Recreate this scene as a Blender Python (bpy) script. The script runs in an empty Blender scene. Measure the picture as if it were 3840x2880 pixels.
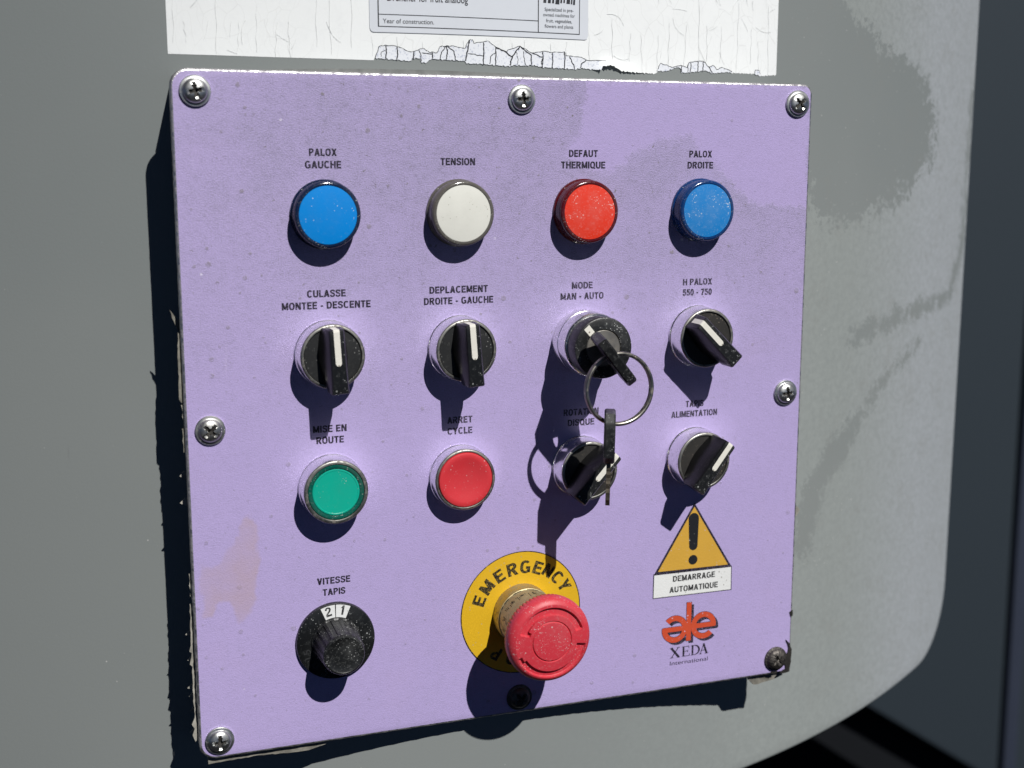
import bpy, bmesh, math, random
from mathutils import Vector, Matrix
random.seed(7)
S = bpy.context.scene
COL = S.collection
MM = 0.001

# ------------------------------------------------------------------ camera
# panel coordinates (mm): u right, v up, w out of the panel towards the viewer; world = (u, -w, v) * MM
def P3(u, v, w=0.0):
    return Vector((u * MM, -w * MM, v * MM))
RX = (0.9427793, -0.0007008, 0.3334167)
RY = (0.0564569, 0.9858931, -0.1575672)
RZ = (-0.3286028, 0.1673747, 0.9295192)
cd = bpy.data.cameras.new("camera")
cam = bpy.data.objects.new("camera", cd); COL.objects.link(cam)
def d3(r): return Vector((r[0], -r[2], r[1]))
rx, ry, rz = d3(RX).normalized(), d3(RY).normalized(), d3(RZ).normalized()
M = Matrix.Identity(4)
for i in range(3):
    M[i][0], M[i][1], M[i][2] = rx[i], ry[i], rz[i]
M.translation = P3(-192.88, 108.04, 535.16)
cam.matrix_world = M
cd.sensor_width = 36.0; cd.lens = 43.81
cd.clip_start = 0.01; cd.clip_end = 60
cd.dof.use_dof = True; cd.dof.focus_distance = 0.575; cd.dof.aperture_fstop = 8.5
S.camera = cam

# ------------------------------------------------------------------ light
SUN = Vector((0.26, -1.0, 1.04)).normalized()
w = bpy.data.worlds.new("World"); S.world = w; w.use_nodes = True
nt = w.node_tree; nt.nodes.clear()
sky = nt.nodes.new("ShaderNodeTexSky"); sky.sky_type = 'NISHITA'; sky.sun_disc = False
sky.sun_elevation = math.asin(SUN.z); sky.sun_rotation = math.atan2(SUN.x, SUN.y)
sky.air_density = 0.09; sky.dust_density = 0.0; sky.ozone_density = 0.3
bg = nt.nodes.new("ShaderNodeBackground"); bg.inputs[1].default_value = 0.05
wo = nt.nodes.new("ShaderNodeOutputWorld")
nt.links.new(sky.outputs[0], bg.inputs[0]); nt.links.new(bg.outputs[0], wo.inputs[0])
sd = bpy.data.lights.new("sun", 'SUN'); sd.energy = 4.75; sd.angle = math.radians(0.5); sd.color = (1.0, 0.98, 0.95)
sun = bpy.data.objects.new("sun", sd); COL.objects.link(sun)
sun.rotation_euler = SUN.to_track_quat('Z', 'Y').to_euler(); sun.location = SUN * 3
S.view_settings.view_transform = 'Standard'; S.view_settings.look = 'None'
S.view_settings.exposure = 0.0; S.view_settings.gamma = 1.0; S.view_settings.use_curve_mapping = False
S.render.engine = 'CYCLES'
S.cycles.max_bounces = 8; S.cycles.caustics_reflective = True; S.cycles.blur_glossy = 0.3
S.cycles.use_denoising = True
S.cycles.sample_clamp_indirect = 0.0

# ------------------------------------------------------------------ materials
def lin(r, g, b):
    f = lambda c: (c / 255 / 12.92) if c / 255 <= 0.04045 else ((c / 255 + 0.055) / 1.055) ** 2.4
    return (f(r), f(g), f(b))
class NT:
    def __init__(s, name):
        s.m = bpy.data.materials.new(name); s.m.use_nodes = True; s.t = s.m.node_tree; s.t.nodes.clear()
        s.out = s.n("ShaderNodeOutputMaterial"); s.b = s.n("ShaderNodeBsdfPrincipled"); s.l(s.b.outputs[0], s.out.inputs[0])
        s.tc = s.n("ShaderNodeTexCoord").outputs["Object"]
    def n(s, t, **k):
        x = s.t.nodes.new(t)
        for a, b in k.items(): setattr(x, a, b)
        return x
    def l(s, a, b): s.t.links.new(a, b)
    def put(s, sock, v):
        if hasattr(v, "is_linked") or isinstance(v, bpy.types.NodeSocket): s.l(v, sock)
        elif isinstance(v, (tuple, list)): sock.default_value = (*v, 1.0) if len(v) == 3 and len(sock.default_value) == 4 else v
        else: sock.default_value = v
    def set(s, **k):
        for a, v in k.items(): s.put(s.b.inputs[a.replace("_", " ")], v)
        return s
    def noise(s, scale, detail=3, rough=0.55, vec=None, dist=0.0):
        x = s.n("ShaderNodeTexNoise"); s.l(vec or s.tc, x.inputs["Vector"])
        x.inputs["Scale"].default_value = scale; x.inputs["Detail"].default_value = detail
        x.inputs["Roughness"].default_value = rough; x.inputs["Distortion"].default_value = dist
        return x.outputs["Fac"]
    def voro(s, scale, feature='F1', vec=None, rand=1.0, out="Distance"):
        x = s.n("ShaderNodeTexVoronoi", feature=feature); s.l(vec or s.tc, x.inputs["Vector"])
        x.inputs["Scale"].default_value = scale; x.inputs["Randomness"].default_value = rand
        return x.outputs[out]
    def ramp(s, f, a, b, lo=0.0, hi=1.0, smooth=True):
        x = s.n("ShaderNodeMapRange", interpolation_type='SMOOTHSTEP' if smooth else 'LINEAR')
        s.put(x.inputs[0], f); x.inputs[1].default_value = a; x.inputs[2].default_value = b
        x.inputs[3].default_value = lo; x.inputs[4].default_value = hi
        return x.outputs[0]
    def math(s, op, a, b=0.0, clamp=False):
        x = s.n("ShaderNodeMath", operation=op); x.use_clamp = clamp
        s.put(x.inputs[0], a); s.put(x.inputs[1], b); return x.outputs[0]
    def mix(s, f, a, b):
        x = s.n("ShaderNodeMix", data_type='RGBA'); s.put(x.inputs[0], f); s.put(x.inputs[6], a); s.put(x.inputs[7], b)
        return x.outputs[2]
    def attr(s, name):
        x = s.n("ShaderNodeAttribute", attribute_name=name); return x.outputs["Fac"]
    def bump(s, h, strength=0.2, dist=0.0005):
        x = s.n("ShaderNodeBump"); x.inputs["Strength"].default_value = strength; x.inputs["Distance"].default_value = dist
        s.put(x.inputs["Height"], h); s.l(x.outputs[0], s.b.inputs["Normal"])
    def specks(s, scale, size, keep=0.5):
        """sparse round specks: voronoi cells of random presence"""
        d = s.voro(scale)
        col = s.voro(scale, out="Color")
        sep = s.n("ShaderNodeSeparateColor"); s.l(col, sep.inputs[0])
        thr = s.math('MULTIPLY', s.ramp(sep.outputs[0], 1 - keep, 1.0, 0.0, 1.0, False), size)
        return s.ramp(s.math('SUBTRACT', thr, d), 0.0, 0.06)

HAZE = 0.07
def plastic(name, col, rough=0.4, dust=0.5, dustcol=(0.5, 0.5, 0.48), spec=0.5, fine=2600, side=None, coat=0.0, sub=0.0):
    m = NT(name)
    sp = m.specks(fine * 0.6, 0.5, 0.38 * dust)
    sp2 = m.math('MULTIPLY', m.specks(560, 0.30, 0.16 * dust), m.ramp(m.noise(85, 3), 0.40, 0.62, 0.1, 1.0))
    mot = m.ramp(m.noise(110, 5, 0.6), 0.44, 0.66)
    f = m.math('MAXIMUM', m.math('MULTIPLY', sp, m.math('ADD', m.math('MULTIPLY', mot, 0.85), 0.10)), m.math('MULTIPLY', sp2, 0.85))
    f = m.math('MULTIPLY', f, 0.9, True)
    c = m.mix(m.ramp(m.noise(90, 3), 0.3, 0.8, 0.0, 0.25), col, tuple(x * 0.75 for x in col))
    c = m.mix(m.math('MULTIPLY', m.ramp(m.noise(700, 3), 0.5, 0.8), 0.09 * dust), c, dustcol)
    c = m.mix(m.math('MULTIPLY', m.ramp(m.noise(48, 4, 0.6), 0.42, 0.75), HAZE * min(1.3, dust)), c, dustcol)
    m.set(Base_Color=m.mix(f, c, dustcol), Roughness=m.ramp(f, 0, 1, rough, 0.9), Specular_IOR_Level=spec, Coat_Weight=coat)
    m.bump(m.math('ADD', m.noise(1500, 2), m.math('MULTIPLY', sp2, 0.6)), 0.10, 0.0003)
    return m.m

def metal(name, col=(0.62, 0.62, 0.62), rough=0.24, dirt=0.4, dirtcol=(0.16, 0.14, 0.12), bump=0.06):
    m = NT(name)
    d = m.ramp(m.noise(420, 5, 0.65), 0.62 - 0.22 * dirt, 0.78)
    d = m.math('MULTIPLY', d, min(1.0, dirt * 1.3))
    d2 = m.specks(1800, 0.5, 0.35 * dirt)
    d = m.math('MAXIMUM', d, m.math('MULTIPLY', d2, 0.8))
    m.set(Base_Color=m.mix(d, col, dirtcol), Metallic=m.ramp(d, 0, 1, 1.0, 0.15), Roughness=m.math('ADD', m.ramp(d, 0, 1, rough, 0.75), m.ramp(m.noise(260, 4), 0.3, 0.8, 0.0, 0.12)))
    m.bump(m.noise(900, 4, 0.6), bump, 0.0004)
    return m.m

PURPLE = (0.452, 0.367, 0.655)
def panel_material():
    m = NT("lavender_paint")
    grain = m.noise(1700, 3, 0.55)
    grain2 = m.noise(700, 2, 0.5)
    stain = m.attr("stain"); csd = m.attr("clean")
    wob = m.math('ADD', m.math('MULTIPLY', m.math('SUBTRACT', m.noise(75, 5, 0.7), 0.5), 16.0), m.math('MULTIPLY', m.math('SUBTRACT', m.noise(600, 3), 0.5), 5.0))
    wiped = m.ramp(m.math('ADD', csd, wob), -1.5, 2.5)
    smear = m.ramp(m.noise(38, 5, 0.65), 0.35, 0.72, 0.75, 1.2)
    dirt = m.math('MULTIPLY', m.math('MULTIPLY', m.attr("dirt"), smear), m.math('SUBTRACT', 1.0, m.math('MULTIPLY', wiped, 0.80)))
    big = m.noise(9, 4, 0.5)
    c = m.mix(m.ramp(big, 0.3, 0.75, 0.0, 0.35), PURPLE, (0.412, 0.338, 0.612))
    c = m.mix(m.math('MULTIPLY', m.ramp(m.noise(26, 4), 0.55, 0.8), 0.25), c, (0.47, 0.36, 0.60))
    # a film of grey grime caught in the texture
    g = m.math('MULTIPLY', m.ramp(grain, 0.40, 0.68), m.math('ADD', m.math('MULTIPLY', dirt, 0.55), 0.14))
    c = m.mix(g, c, (0.26, 0.235, 0.31))
    c = m.mix(m.math('MULTIPLY', dirt, 0.42), c, (0.31, 0.28, 0.43))
    # grime in the diagonal wrinkles of the coating
    wm = m.n('ShaderNodeMapping'); m.l(m.tc, wm.inputs[0]); wm.inputs['Rotation'].default_value = (0, 0.85, 0); wm.inputs['Scale'].default_value = (0.42, 1, 1.25)
    wn = m.noise(1150, 2, 0.5, wm.outputs[0], 0.5)
    wr = m.ramp(m.math('ABSOLUTE', m.math('SUBTRACT', wn, 0.5)), 0.012, 0.060, 1.0, 0.0)
    wr = m.math('MULTIPLY', wr, m.ramp(m.noise(210, 3, 0.6), 0.38, 0.62, 0.15, 1.0))
    c = m.mix(m.math('MULTIPLY', wr, m.math('ADD', m.math('MULTIPLY', dirt, 0.42), 0.10)), c, (0.185, 0.165, 0.235))
    # dark flecks
    fl = m.ramp(m.noise(520, 3, 0.6, dist=0.6), 0.665, 0.72)
    c = m.mix(m.math('MULTIPLY', fl, m.math('ADD', m.math('MULTIPLY', dirt, 0.65), 0.22)), c, (0.17, 0.155, 0.16))
    sp = m.math('MAXIMUM', m.specks(130, 0.20, 0.30), m.specks(215, 0.22, 0.22))
    sp = m.math('MULTIPLY', sp, m.ramp(m.noise(900, 4, 0.7), 0.35, 0.55))
    c = m.mix(m.math('MULTIPLY', sp, m.math('ADD', m.math('MULTIPLY', dirt, 0.55), 0.25)), c, (0.20, 0.18, 0.175))
    # rusty run-off stain with a hard edge
    st = m.ramp(m.math('ADD', stain, m.math('MULTIPLY', m.math('SUBTRACT', m.noise(120, 4), 0.5), 7.0)), -0.8, 1.4)
    c = m.mix(m.math('MULTIPLY', st, m.ramp(m.noise(45, 5, 0.6), 0.25, 0.75, 0.30, 0.80)), c, (0.43, 0.32, 0.385))
    mp = m.n('ShaderNodeMapping'); m.l(m.tc, mp.inputs[0]); mp.inputs['Scale'].default_value = (1, 1, 0.06); mp.inputs['Rotation'].default_value = (0, 0.5, 0)
    scr = m.ramp(m.noise(420, 2, 0.5, mp.outputs[0]), 0.735, 0.77)
    c = m.mix(m.math('MULTIPLY', scr, 0.22), c, (0.55, 0.47, 0.70))
    # white paint drops
    wsp = m.specks(85, 0.10, 0.16)
    c = m.mix(m.math('MULTIPLY', wsp, m.math('SUBTRACT', 1.0, m.math('MULTIPLY', dirt, 0.7))), c, (0.85, 0.82, 0.88))
    m.set(Base_Color=c, Roughness=m.ramp(dirt, 0, 1, 0.50, 0.66), Specular_IOR_Level=0.35)
    h = m.math('ADD', m.math('MULTIPLY', grain, m.math('ADD', 0.35, m.math('MULTIPLY', dirt, 0.65))), m.math('MULTIPLY', grain2, 0.25))
    m.bump(m.math('ADD', h, m.math('MULTIPLY', sp, 0.25)), 0.6, 0.0005)
    return m.m

def wall_material():
    m = NT("grey_cover_paint")
    sd_ = m.attr("clean"); stk = m.attr("streak"); dz = m.attr("dusty")
    n1 = m.noise(70, 6, 0.72); n2 = m.noise(260, 5, 0.7)
    edge = m.math('ADD', m.math('MULTIPLY', m.math('SUBTRACT', n1, 0.5), 46.0), m.math('MULTIPLY', m.math('SUBTRACT', n2, 0.5), 44.0))
    fine = m.math('MULTIPLY', m.math('SUBTRACT', m.noise(750, 4, 0.7), 0.5), 22.0)
    clean = m.ramp(m.math('ADD', m.math('ADD', sd_, edge), fine), -2.0, 2.0)
    streak = m.ramp(m.math('ADD', m.math('ADD', stk, m.math('MULTIPLY', edge, 0.55)), m.math('MULTIPLY', fine, 1.0)), -2.5, 2.5)
    film = m.ramp(m.noise(330, 6, 0.75), 0.32, 0.68, 0.50, 1.0)
    dust = m.math('MULTIPLY', m.math('MULTIPLY', dz, film), m.math('SUBTRACT', 1.0, m.math('MAXIMUM', clean, m.math('MULTIPLY', streak, 0.9))), True)
    base = m.mix(m.ramp(m.noise(5, 3), 0.3, 0.7), (0.208, 0.227, 0.224), (0.226, 0.243, 0.238))
    sx_ = m.n('ShaderNodeSeparateXYZ'); m.l(m.tc, sx_.inputs[0])
    dcol = m.mix(m.ramp(sx_.outputs[0], 0.20, 0.32), (0.272, 0.296, 0.288), (0.342, 0.366, 0.392))
    c = m.mix(dust, base, dcol)
    mott = m.ramp(m.noise(55, 5, 0.7), 0.50, 0.78)
    c = m.mix(m.math('MULTIPLY', m.math('MULTIPLY', mott, dz), 0.38), c, (0.225, 0.232, 0.222))
    sp = m.math('MULTIPLY', m.specks(240, 0.12, 0.30), m.ramp(m.noise(16, 3), 0.45, 0.65))
    sp = m.math('MAXIMUM', sp, m.math('MULTIPLY', m.math('MULTIPLY', m.specks(430, 0.20, 0.34), m.ramp(m.noise(34, 4, 0.6), 0.44, 0.62)), m.math('ADD', m.math('MULTIPLY', dz, 0.9), 0.05)))
    smp = m.n('ShaderNodeMapping'); m.l(m.tc, smp.inputs[0]); smp.inputs['Scale'].default_value = (1, 1, 0.14); smp.inputs['Rotation'].default_value = (0, 0.12, 0)
    mark = m.math('MULTIPLY', m.ramp(m.noise(150, 3, 0.6, smp.outputs[0]), 0.70, 0.76), m.ramp(m.noise(22, 3), 0.55, 0.7))
    c = m.mix(m.math('MULTIPLY', mark, 0.45), c, (0.13, 0.135, 0.135))
    c = m.mix(m.math('MULTIPLY', sp, 0.7), c, (0.55, 0.55, 0.53))
    dk = m.specks(90, 0.06, 0.07)
    c = m.mix(m.math('MULTIPLY', dk, 0.7), c, (0.05, 0.05, 0.06))
    m.set(Base_Color=c, Roughness=m.ramp(dust, 0, 1, 0.46, 0.72), Specular_IOR_Level=0.4)
    m.bump(m.math('ADD', m.noise(900, 3), m.math('MULTIPLY', dust, 0.5)), 0.10, 0.0003)
    return m.m

def worn_edge_material():
    m = NT("worn_bare_edge")
    f = m.ramp(m.noise(330, 5, 0.7), 0.35, 0.62)
    c = m.mix(f, (0.20, 0.19, 0.21), (0.60, 0.59, 0.60))
    m.set(Base_Color=c, Metallic=m.ramp(f, 0, 1, 0.2, 0.95), Roughness=0.36)
    m.bump(m.noise(1400, 4), 0.35, 0.0006)
    return m.m

def ink(name, col, under, wear=0.5, rough=0.5, scale=900):
    m = NT(name)
    f = m.ramp(m.noise(scale, 4, 0.7), 0.60 - 0.02, 0.60 + 0.06)
    f = m.math('MULTIPLY', f, wear)
    f2 = m.math('MULTIPLY', m.ramp(m.noise(scale * 3, 2), 0.52, 0.66), wear * 0.55)
    m.set(Base_Color=m.mix(m.math('MAXIMUM', f, f2), col, under), Roughness=rough, Specular_IOR_Level=0.3)
    return m.m

def printed(name, col, wear=0.4, under=(0.35, 0.3, 0.3), rough=0.5):
    m = NT(name)
    sp = m.specks(700, 0.34, 0.30 * wear)
    mo = m.ramp(m.noise(240, 5, 0.7), 0.60, 0.74)
    c = m.mix(m.ramp(m.noise(70, 4), 0.3, 0.8, 0.0, 0.3), col, tuple(x * 0.82 for x in col))
    f = m.math('MAXIMUM', m.math('MULTIPLY', sp, 0.8), m.math('MULTIPLY', mo, 0.45 * wear))
    m.set(Base_Color=m.mix(f, c, under), Roughness=rough, Specular_IOR_Level=0.35)
    m.bump(m.noise(1050, 2), 0.22, 0.0004)
    return m.m

def paper(name, col, crack=0.0, speck=0.0):
    m = NT(name)
    c = m.mix(m.ramp(m.noise(30, 4), 0.35, 0.75, 0.0, 0.3), col, tuple(x * 0.93 for x in col))
    c = m.mix(m.math('MULTIPLY', m.ramp(m.noise(240, 5, 0.65), 0.5, 0.8), 0.10), c, (0.5, 0.52, 0.55))
    if crack:
        wv = m.n("ShaderNodeVectorMath", operation='ADD'); m.l(m.tc, wv.inputs[0])
        nz = m.n("ShaderNodeTexNoise"); m.l(m.tc, nz.inputs["Vector"]); nz.inputs["Scale"].default_value = 45
        sc = m.n("ShaderNodeVectorMath", operation='SCALE'); m.l(nz.outputs["Color"], sc.inputs[0]); sc.inputs[3].default_value = 0.020
        m.l(sc.outputs[0], wv.inputs[1])
        mp = m.n('ShaderNodeMapping'); m.l(wv.outputs[0], mp.inputs[0]); mp.inputs['Scale'].default_value = (1.25, 1, 0.62)
        d = m.voro(112, 'DISTANCE_TO_EDGE', mp.outputs[0])
        line = m.ramp(d, 0.004, 0.022, 1.0, 0.0)
        line = m.math('MULTIPLY', line, m.ramp(m.noise(14, 3), 0.36, 0.60, 0.15, 1.0))
        c = m.mix(m.math('MULTIPLY', line, crack), c, (0.50, 0.50, 0.49))
    if speck:
        f = m.ramp(m.noise(900, 3, 0.6), 0.56, 0.66)
        c = m.mix(m.math('MULTIPLY', f, speck), c, (0.28, 0.32, 0.46))
    m.set(Base_Color=c, Roughness=0.42, Specular_IOR_Level=0.35)
    m.bump(m.noise(120, 4), 0.06, 0.0008)
    return m.m

def simple(name, col, rough=0.6, metallic=0.0, var=0.25, spec=0.4):
    m = NT(name)
    c = m.mix(m.ramp(m.noise(220, 4, 0.6), 0.3, 0.75), col, tuple(x * (1 - var) for x in col))
    m.set(Base_Color=c, Roughness=rough, Metallic=metallic, Specular_IOR_Level=spec)
    m.bump(m.noise(500, 4), 0.12, 0.0004)
    return m.m

MAT = {}
MAT['panel'] = panel_material(); MAT['wall'] = wall_material(); MAT['edge'] = worn_edge_material()
MAT['chrome'] = metal("scuffed_chrome", (0.84, 0.84, 0.84), 0.19, 0.36)
MAT['ringfront'] = metal('worn_bezel_face', (0.34, 0.335, 0.31), 0.42, 0.75)
MAT['steel'] = metal("zinc_screw", (0.60, 0.61, 0.60), 0.36, 0.45)
MAT['steel_dull'] = metal("dull_zinc_screw", (0.52, 0.52, 0.50), 0.38, 0.55)
MAT['steel_dark'] = metal("blackened_and_shaded_screw", (0.13, 0.12, 0.11), 0.5, 0.9, (0.05, 0.045, 0.04), 0.5)  # the corner screw's own black, and painted shade for the bottom middle screw
MAT['recess_dark'] = simple('dark_screw_recess', (0.035, 0.032, 0.028), 0.7)  # dark tone for the faces of the cross recess
MAT['lockmetal'] = metal("lock_metal", (0.30, 0.285, 0.26), 0.5, 0.6)
MAT['ringmetal'] = metal("key_ring_steel", (0.36, 0.34, 0.30), 0.3, 0.7)
MAT['keymetal'] = metal("key_brass", (0.20, 0.17, 0.13), 0.5, 0.7)
MAT['black'] = plastic("black_plastic", (0.006, 0.0065, 0.007), 0.36, 0.7, (0.34, 0.35, 0.35))
MAT['black_dusty'] = plastic("dusty_black_plastic", (0.008, 0.0085, 0.009), 0.40, 1.1, (0.46, 0.47, 0.46))
MAT['black_side'] = plastic('clean_black_plastic', (0.006, 0.006, 0.0065), 0.30, 0.15, (0.2, 0.2, 0.2))
MAT['black_disc'] = plastic('black_switch_disc', (0.010, 0.0105, 0.011), 0.5, 0.55, (0.24, 0.24, 0.23))
MAT['black_dusty_disc'] = plastic('brown_dusted_switch_disc', (0.015, 0.014, 0.0125), 0.6, 0.7, (0.22, 0.18, 0.14))
MAT['white_line'] = printed("white_pointer_paint", (0.74, 0.72, 0.65), 1.3, (0.16, 0.13, 0.09))
MAT['blue'] = plastic("blue_lens", (0.001, 0.225, 0.66), 0.32, 0.22, (0.55, 0.65, 0.72))
MAT['blue2'] = plastic("dusty_blue_lens", (0.010, 0.200, 0.55), 0.40, 1.1, (0.60, 0.68, 0.72))
MAT['white_lens'] = plastic("white_lens", (0.72, 0.72, 0.66), 0.35, 0.35, (0.35, 0.34, 0.28))
MAT['red_lens'] = plastic("red_lens", (0.74, 0.040, 0.016), 0.36, 1.25, (0.78, 0.55, 0.52))
MAT['green'] = plastic("green_lens", (0.004, 0.38, 0.27), 0.30, 0.25, (0.40, 0.48, 0.42))
MAT['red_cap'] = plastic("red_button_plastic", (0.60, 0.032, 0.042), 0.46, 0.35, (0.60, 0.35, 0.35))
MAT['red_mush'] = plastic("faded_red_plastic", (0.56, 0.034, 0.052), 0.48, 1.5, (0.56, 0.38, 0.38))
def rim(name, col): return plastic(name, col, 0.16, 0.9, (0.45, 0.46, 0.42), 0.6)
MAT['rim_blue'] = rim("dark_blue_rim", (0.006, 0.014, 0.045)); MAT['rim_red'] = rim("dark_red_rim", (0.085, 0.006, 0.010))
MAT['rim_blue2'] = rim("deep_blue_rim", (0.005, 0.035, 0.14))
MAT['rim_white'] = rim("smoky_clear_rim", (0.10, 0.092, 0.082)); MAT['rim_green'] = rim("dark_green_rim", (0.002, 0.085, 0.062))
MAT['yellow'] = printed("yellow_disc", (0.66, 0.40, 0.018), 0.7, (0.48, 0.36, 0.16), 0.42)
MAT['yellow_sign'] = printed("faded_yellow_sign", (0.60, 0.345, 0.050), 0.9, (0.56, 0.40, 0.30))
MAT['collar'] = metal("worn_yellow_collar", (0.52, 0.44, 0.26), 0.5, 0.85, (0.22, 0.18, 0.10))
MAT['sign_white'] = printed("white_sign_plate", (0.74, 0.75, 0.74), 0.9, (0.28, 0.27, 0.25))
MAT['ink'] = ink("caption_ink", (0.010, 0.009, 0.013), PURPLE, 0.40)
MAT['ink_worn'] = ink("worn_caption_ink", (0.022, 0.020, 0.026), PURPLE, 0.85)
MAT['ink_yellow'] = ink("disc_ink", (0.012, 0.012, 0.010), (0.60, 0.42, 0.10), 0.7)
MAT['ink_white'] = ink("plate_ink", (0.012, 0.012, 0.014), (0.74, 0.75, 0.74), 0.5)
MAT['ink_label'] = ink("label_ink", (0.015, 0.017, 0.022), (0.62, 0.65, 0.70), 0.25, scale=1500)
MAT['ink_small'] = ink("small_label_ink", (0.04, 0.045, 0.055), (0.62, 0.65, 0.70), 0.8, scale=1500)
MAT['logo_red'] = printed("logo_red", (0.56, 0.075, 0.030), 1.0, (0.60, 0.50, 0.62))
MAT['logo_black'] = ink("logo_black", (0.013, 0.012, 0.015), PURPLE, 0.6)
MAT['sticker'] = paper("white_sticker", (0.83, 0.85, 0.85), 0.22)
MAT['label'] = paper("label_paper", (0.64, 0.67, 0.72), 0.0)
MAT['peeled'] = paper("peeled_backing", (0.76, 0.785, 0.83), 0.0, 0.55)
MAT['crackline'] = simple("crack_grime", (0.022, 0.024, 0.03), 0.8)
MAT['housing'] = simple("housing_grey_paint", (0.20, 0.207, 0.20), 0.5)
MAT['gasket'] = simple("perished_gasket", (0.27, 0.255, 0.215), 0.85, 0, 0.6)
MAT['flake'] = simple("paper_flake", (0.42, 0.40, 0.35), 0.7, 0, 0.5)
MAT['rubber'] = simple("torn_black_rubber", (0.030, 0.027, 0.024), 0.6, 0, 0.6)
MAT['cover_side'] = simple("cover_edge_paint", (0.045, 0.055, 0.05), 0.6)
MAT['navy'] = simple("shaded_navy_paint", (0.026, 0.036, 0.046), 0.65, 0, 0.12, 0.3)  # shade on the background housing is put into this dark colour
MAT['navy_dark'] = simple("shade_black_paint", (0.004, 0.005, 0.007), 0.8, 0, 0.2, 0.2)  # near black, stands in for the shade below and behind the housing
MAT['navy_edge'] = simple("navy_edge_paint", (0.034, 0.042, 0.066), 0.5, 0, 0.2)

# ------------------------------------------------------------------ helpers
def sstep(x, a, b):
    t = max(0, min(1, (x - a) / (b - a))); return t * t * (3 - 2 * t)

def link_mesh(name, bm, mats, parent=None, smooth=True, angle=35, loc=None, rot=None):
    bmesh.ops.recalc_face_normals(bm, faces=bm.faces[:]) if not getattr(link_mesh, "raw", False) else None
    me = bpy.data.meshes.new(name); bm.to_mesh(me); bm.free()
    return link_data(name, me, mats, parent, smooth, angle, loc, rot)
def link_data(name, me, mats, parent=None, smooth=True, angle=35, loc=None, rot=None):
    for m in (mats if isinstance(mats, (list, tuple)) else [mats]): me.materials.append(MAT[m] if isinstance(m, str) else m)
    if smooth:
        me.shade_smooth(); me.set_sharp_from_angle(angle=math.radians(angle))
    o = bpy.data.objects.new(name, me); COL.objects.link(o)
    if parent: o.parent = parent
    if loc is not None: o.location = loc
    if rot is not None: o.rotation_euler = rot
    return o
def tag(o, label=None, cat=None, group=None, kind=None):
    if label: o["label"] = label
    if cat: o["category"] = cat
    if group: o["group"] = group
    if kind: o["kind"] = kind
    return o
def empty(name, loc, label, cat, group=None):
    o = bpy.data.objects.new(name, None); COL.objects.link(o); o.location = loc; o.empty_display_size = 0.01
    return tag(o, label, cat, group)

def lathe(prof, n=96, matidx=None, bm=None, fr=None):
    """prof: list of (r, w) mm, revolved about the outward axis; fr(r,w,theta)->(r,w) optional"""
    bm = bm or bmesh.new(); rings = []
    for r, wv in prof:
        if r < 1e-6 and not fr:
            rings.append([bm.verts.new(P3(0, 0, wv))]); continue
        ring = []
        for i in range(n):
            t = 2 * math.pi * i / n
            rr, ww = fr(r, wv, t) if fr else (r, wv)
            ring.append(bm.verts.new(P3(rr * math.cos(t), rr * math.sin(t), ww)))
        rings.append(ring)
    for k in range(len(rings) - 1):
        a, b = rings[k], rings[k + 1]
        mi = matidx[k] if matidx else 0
        for i in range(n):
            j = (i + 1) % n
            if len(a) == 1 and len(b) == 1: continue
            if len(a) == 1: f = bm.faces.new((a[0], b[j], b[i]))
            elif len(b) == 1: f = bm.faces.new((a[i], a[j], b[0]))
            else: f = bm.faces.new((a[i], a[j], b[j], b[i]))
            f.material_index = mi
    return bm

def prism(bm, pts, w0, w1, mi=0, bevel=0.0, wf=None):
    """closed outline pts (u,v) mm from depth w0 up to w1"""
    if sum(pts[i][0] * pts[(i + 1) % len(pts)][1] - pts[(i + 1) % len(pts)][0] * pts[i][1] for i in range(len(pts))) < 0: pts = pts[::-1]
    g = (lambda u, v, ww: P3(u, v, ww + wf(u, v))) if wf else P3
    lo = [bm.verts.new(g(u, v, w0)) for u, v in pts]; hi = [bm.verts.new(g(u, v, w1)) for u, v in pts]
    n = len(pts); fs = []
    fs.append(bm.faces.new(hi)); fs.append(bm.faces.new(lo[::-1]))
    for i in range(n): fs.append(bm.faces.new((lo[i], lo[(i + 1) % n], hi[(i + 1) % n], hi[i])))
    for f in fs: f.material_index = mi
    if bevel:
        es = [e for e in hi[0].link_edges]
        hs = set(hi); ed = [e for v in hi for e in v.link_edges if e.verts[0] in hs and e.verts[1] in hs]
        bmesh.ops.bevel(bm, geom=list(set(ed)), offset=bevel * MM, segments=2, affect='EDGES', profile=0.5)
    return bm

def sd_poly(p, poly):
    """signed distance (inside positive)"""
    x, y = p; d = 1e9; ins = False; n = len(poly)
    for i in range(n):
        x0, y0 = poly[i]; x1, y1 = poly[(i + 1) % n]
        dx, dy = x1 - x0, y1 - y0; L = dx * dx + dy * dy or 1e-9
        t = max(0, min(1, ((x - x0) * dx + (y - y0) * dy) / L))
        d = min(d, math.hypot(x - x0 - t * dx, y - y0 - t * dy))
        if (y0 > y) != (y1 > y) and x < (x1 - x0) * (y - y0) / (y1 - y0) + x0: ins = not ins
    return d if ins else -d
def d_path(p, path):
    x, y = p; d = 1e9
    for (x0, y0, r0), (x1, y1, r1) in zip(path, path[1:]):
        dx, dy = x1 - x0, y1 - y0; L = dx * dx + dy * dy or 1e-9
        t = max(0, min(1, ((x - x0) * dx + (y - y0) * dy) / L))
        d = min(d, math.hypot(x - x0 - t * dx, y - y0 - t * dy) - (r0 + (r1 - r0) * t))
    return -d

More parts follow.
